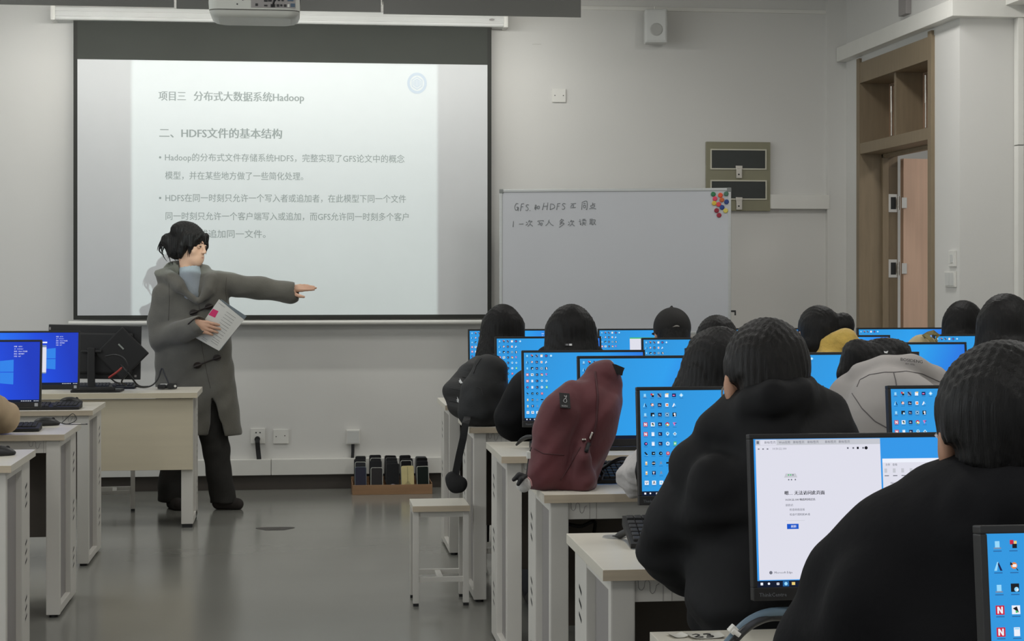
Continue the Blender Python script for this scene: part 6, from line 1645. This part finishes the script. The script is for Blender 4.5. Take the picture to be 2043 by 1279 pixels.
# hair
H = SDF()
H.ell(W(0, -.018, .030), (.086, .104, .097), .02, rot); H.ell(W(0, -.07, -.02), (.075, .065, .075), .03, rot)
H.ell(W(0.006, .135, -.036), (.060, .062, .116), .02, rot, '-'); H.box(W(0, .0, -.185), (.2, .2, .09), .01, .02, rot, '-')
H.ell(T(338, 481, .02), (.050, .05, .048), .025); H.ell(T(350, 500, .02), (.05, .05, .05), .03); H.ell(T(366, 458, .0), (.075, .07, .05), .03)
H.chain([W(.070, .050, .060), W(.078, .050, .0), W(.072, .046, -.045)], [.022, .015, .006], .012); H.chain([W(-.070, .050, .060), W(-.075, .062, .0), W(-.066, .062, -.035)], [.022, .012, .005], .012)
H.chain([W(.070, .01, .05), W(.082, -.005, .0), W(.080, -.012, -.045), W(.072, -.02, -.075)], [.03, .026, .022, .012], .02); H.chain([W(-.070, .01, .05), W(-.082, -.005, .0), W(-.078, -.012, -.05)], [.03, .024, .014], .02)
H.chain([W(.03, .085, .075), W(.06, .076, .045), W(.072, .055, -.01)], [.014, .012, .007], .012); 
m = MB()
for i in range(22):
    x0, y0 = 322 + R.uniform(0, 22), 468 + R.uniform(0, 14)
    x1 = x0 + R.uniform(-8, 6); L = R.uniform(22, 44)
    m.tube([T(x0 + 5, y0, .02), T(x0 - 1, y0 + L * .35, .02), T(x1, y0 + L * .75, .03), T(x1 + R.uniform(-2, 10), y0 + L, .03)], [.005, .0045, .003, .001], 0, n=5, sub=3)
for i in range(4): m.tube([W(.072, .03 + .008 * i, .04), W(.079, .036 + .009 * i, -.02), W(.073 - .003 * i, .036 + .009 * i, -.07 + .016 * i * (i - 1))], [.004, .0028, .0006], 0, n=5)
for i in range(3): m.tube([W(-.062, .062 + .005 * i, .05), W(-.069, .070 + .005 * i, .0), W(-.060 + .004 * i, .074 + .004 * i, -.05 + .015 * i)], [.004, .0028, .0006], 0, n=5)
V_ = solid('hair', H, .004, M_HAIR2, None, disp=HAIRW, extra=m); kid(V_, tch)
# sweater: roll neck and front
K = SDF(); K.chain([T(378, 530, -.0), T(380, 553, -.005), T(385, 585, .0)], [.060, .064, .075], .02); K.cone(T(386, 590, .0), T(386, 640, .02), .09, .09, .03, flat=((0, 1, 0), .8)); K.cone(T(377, 505, -.0), T(377.5, 526, .0), .055, .058, .008, op='-')
kid(solid('sweater', K, .005, M_SWEAT), tch)
# coat
C = SDF(); fl = ((0, 1, 0), .8)
C.chain([T(385, 585, .03), T(384, 660, .02), T(384, 700, .02)], [.13, .145, .15], .05, flat=fl)
C.chain([T(347, 590, .03), T(344, 690, .03), T(350, 770, .03), T(352, 868, .03)], [.10, .108, .118, .135], .05); C.chain([T(424, 582, .03), T(428, 690, .02), T(435, 770, .01), T(444, 858, .0)], [.095, .10, .108, .114], .05)
C.chain([T(386, 700, .02), T(390, 790, .02), T(392, 860, .02)], [.14, .15, .16], .05, flat=fl)
C.chain([T(436, 563, .03), T(470, 570, .04), T(520, 576, .06), T(562, 580, .06), T(582, 584, .05)], [.076, .070, .066, .062, .064], .03)
C.chain([T(330, 588, .03), T(319, 640, .02), T(321, 676, -.02)], [.074, .074, .072], .03); C.chain([T(321, 674, -.02), T(360, 664, -.12), T(393, 649, -.212)], [.070, .064, .058], .03)
C.chain([T(330, 552, .05), T(344, 540, .10), T(376, 533, .11), T(408, 543, .08), T(420, 555, .02)], [.050, .052, .05, .045, .04], .03); C.chain([T(318, 545, .05), T(330, 552, .08)], [.034, .05], .02, flat=((0, 0, 1), .8))         # hood lying on the back
C.chain([T(330, 552, .05), T(342, 556, -.02), T(362, 574, -.08), T(392, 601, -.115)], [.050, .048, .036, .018], .02); C.chain([T(420, 555, .03), T(422, 560, -.03), T(416, 580, -.075), T(398, 602, -.115)], [.042, .042, .034, .016], .02)
# openings: neck, front slit, hem, cuffs
C.chain([T(380, 510, -.02), T(381, 540, -.03), T(387, 572, -.09), T(393, 594, -.14)], [.064, .062, .036, .010], .008, op='-')
C.chain([T(421, 785, -.09), T(429, 825, -.09), T(433, 885, -.09)], [.003, .028, .060], .004, ((0, 1, 0), 2.6), op='-')
C.chain([T(314, 532, .04), T(334, 531, .06), T(345, 529, .08)], [.018, .024, .02], .006, op='-')
hz = T(440, 866).z
C.box((foot.x, foot.y, hz - .3), (1, 1, .3), .001, .008, op='-')
C.cone(T(576, 582, .05), T(600, 581, .05), .048, .052, .004, op='-'); C.cone(T(393, 649, -.217), T(407, 644, -.245), .040, .048, .004, op='-')
coat = solid('coat', C, .005, M_COAT, None, disp=waves((.0035, (16, 9, 9), .4), (.0025, (-27, 14, 22), 1.7), (.002, (38, 25, -46), .8))); kid(coat, tch)
bpy.context.view_layer.update()
M_TOG = mat('dark_toggle', rgb(42, 34, 30), .5)
for (a_, b_) in (((386, 624), (417, 612)), ((394, 729), (433, 714))):
    for e in (a_, b_):
        l, n = surf(coat, e[0], e[1], .006)
        if l is not None:
            m = MB(); m.tube([l + Vector((-.022, 0, -.008)), l, l + Vector((.022, 0, .008))], [.007, .011, .007], n=8); m.prism([(.024 * math.cos(s), .02 * math.sin(s)) for s in np.linspace(0, 5.9, 14)], .003, 0, frame_at(coat, e[0], e[1], .0005)); kid(m.build('toggle', M_TOG), tch)
    pts = surf_line(coat, [a_, b_], .004, 4)
    if len(pts) > 2:
        m = MB(); m.tube(pts, .004, n=6, sub=2); kid(m.build('toggle_cord', M_TOG), tch)
pts = surf_line(coat, [(376, 647), (383, 641), (391, 634)], .004, 3)
if len(pts) > 2: m = MB(); m.tube(pts, .0035, n=6, sub=2); kid(m.build('cuff_toggle', M_TOG), tch)
m = MB()
for ln in ([(397, 604), (399, 660), (404, 700), (414, 750), (420, 775)], [(452, 553), (450, 580), (452, 600)], [(337, 565), (338, 600), (336, 640)]):
    pts = surf_line(coat, ln, .0, 4)
    if len(pts) > 2: m.tube(pts, .0013, n=6, sub=2)
kid(m.build('seam', mat('coat_seam', rgb(70, 65, 60), .95)), tch)
# trousers, shoes
Q = SDF()
Q.chain([T(358, 800, .03), T(348, 900, .05), T(341, 960, .06), T(340, 992, .06)], [.095, .074, .074, .082], .02); Q.chain([T(418, 800, .03), T(431, 900, .0), T(439, 960, .0), T(446, 1000, .0)], [.10, .080, .074, .078], .02)
Q.box((foot.x, foot.y, -.25), (1, 1, .25 + T(340, 1003).z), .001, .004, op='-')
kid(solid('trousers', Q, .006, M_TRT, None, disp=CLOTH), tch)
for pts, rs in (([T(437, 1003, .0), T(458, 1004, .0), T(474, 1006, -.01)], [.042, .042, .036]), ([T(346, 1004, .06), T(352, 1006, .0), T(357, 1008, -.05)], [.042, .041, .036])):
    Sh = SDF(); Sh.chain(pts, rs, .02); Sh.box((foot.x, foot.y, -.2), (1, 1, .2005), .001, .004, op='-')
    kid(solid('shoe', Sh, .005, M_SHT), tch)
# booklet held in her hand
bkl = thing('booklet', 'white printed booklet with a pink block, held by the teacher', 'booklet', T(436, 650, -.20))
M_PAPER = mat('printed_paper', rgb(206, 205, 198), .7, noise=.03)
def sheet(cs, dd, th, mi, m, bend=0.0):
    a, b, c, d = [Vector(T(x, y, dd)) for x, y in cs]; n_ = 8
    nor = (b - a).cross(d - a).normalized()
    if nor.y > 0: nor = -nor
    top = []; 
    for i in range(n_ + 1):
        t = i / n_; o = nor * (bend * math.sin(math.pi * t))
        top += [a.lerp(b, t) + o, d.lerp(c, t) + o]
    bot = [v - nor * th for v in top]; k = len(top)
    fs = [[2 * i, 2 * i + 1, 2 * i + 3, 2 * i + 2] for i in range(n_)] + [[k + 2 * i + 2, k + 2 * i + 3, k + 2 * i + 1, k + 2 * i] for i in range(n_)]
    fs += [[2 * i, 2 * i + 2, k + 2 * i + 2, k + 2 * i] for i in range(n_)] + [[2 * i + 3, 2 * i + 1, k + 2 * i + 1, k + 2 * i + 3] for i in range(n_)] + [[0, k, k + 1, 1], [2 * n_ + 1, k + 2 * n_ + 1, k + 2 * n_, 2 * n_]]
    m.add(top + bot, fs, mi)
m = MB(); sheet([(437, 597), (487, 638), (437, 700), (385, 671)], -.184, .003, 0, m, .006); pg = m.build('pages', M_PAPER); kid(pg, bkl)
m = MB(); sheet([(441, 597), (492, 631), (440, 699), (388, 670)], -.178, .002, 0, m, .004); kid(m.build('cover', mat('blue_grey_cover', rgb(112, 122, 128), .5)), bkl)
bpy.context.view_layer.update()
m = MB()
for cs, mi in (((( 425, 616), (436, 621), (429, 634), (416, 628)), 0),):
    L = [surf(pg, x, y, .0008)[0] for x, y in cs]
    if None not in L: m.add(L, [[3, 2, 1, 0]], mi)
if m.v: kid(m.build('pink_block', mat('pink_print', rgb(208, 40, 104), .6)), bkl)
m = MB()
def pl(x, y, L):
    pts = surf_line(pg, [(x, y), (x + L * .82, y + L * .57)], .0006, 2)
    if len(pts) > 2: m.tube(pts, .0009, n=4, sub=1)
for i in range(9): pl(452 - i * 3.5, 622 + i * 5.2, 22)
for i in range(3): pl(425 - i * 2, 672 + i * 4, 16)
for i in range(2): pl(404 - i * 1.5, 672 + i * 3, 12)
for i in range(2): pl(436 + i * 4, 604 + i * 3, 10)
kid(m.build('printed_lines', mat('grey_print', rgb(130, 130, 128), .7)), bkl)
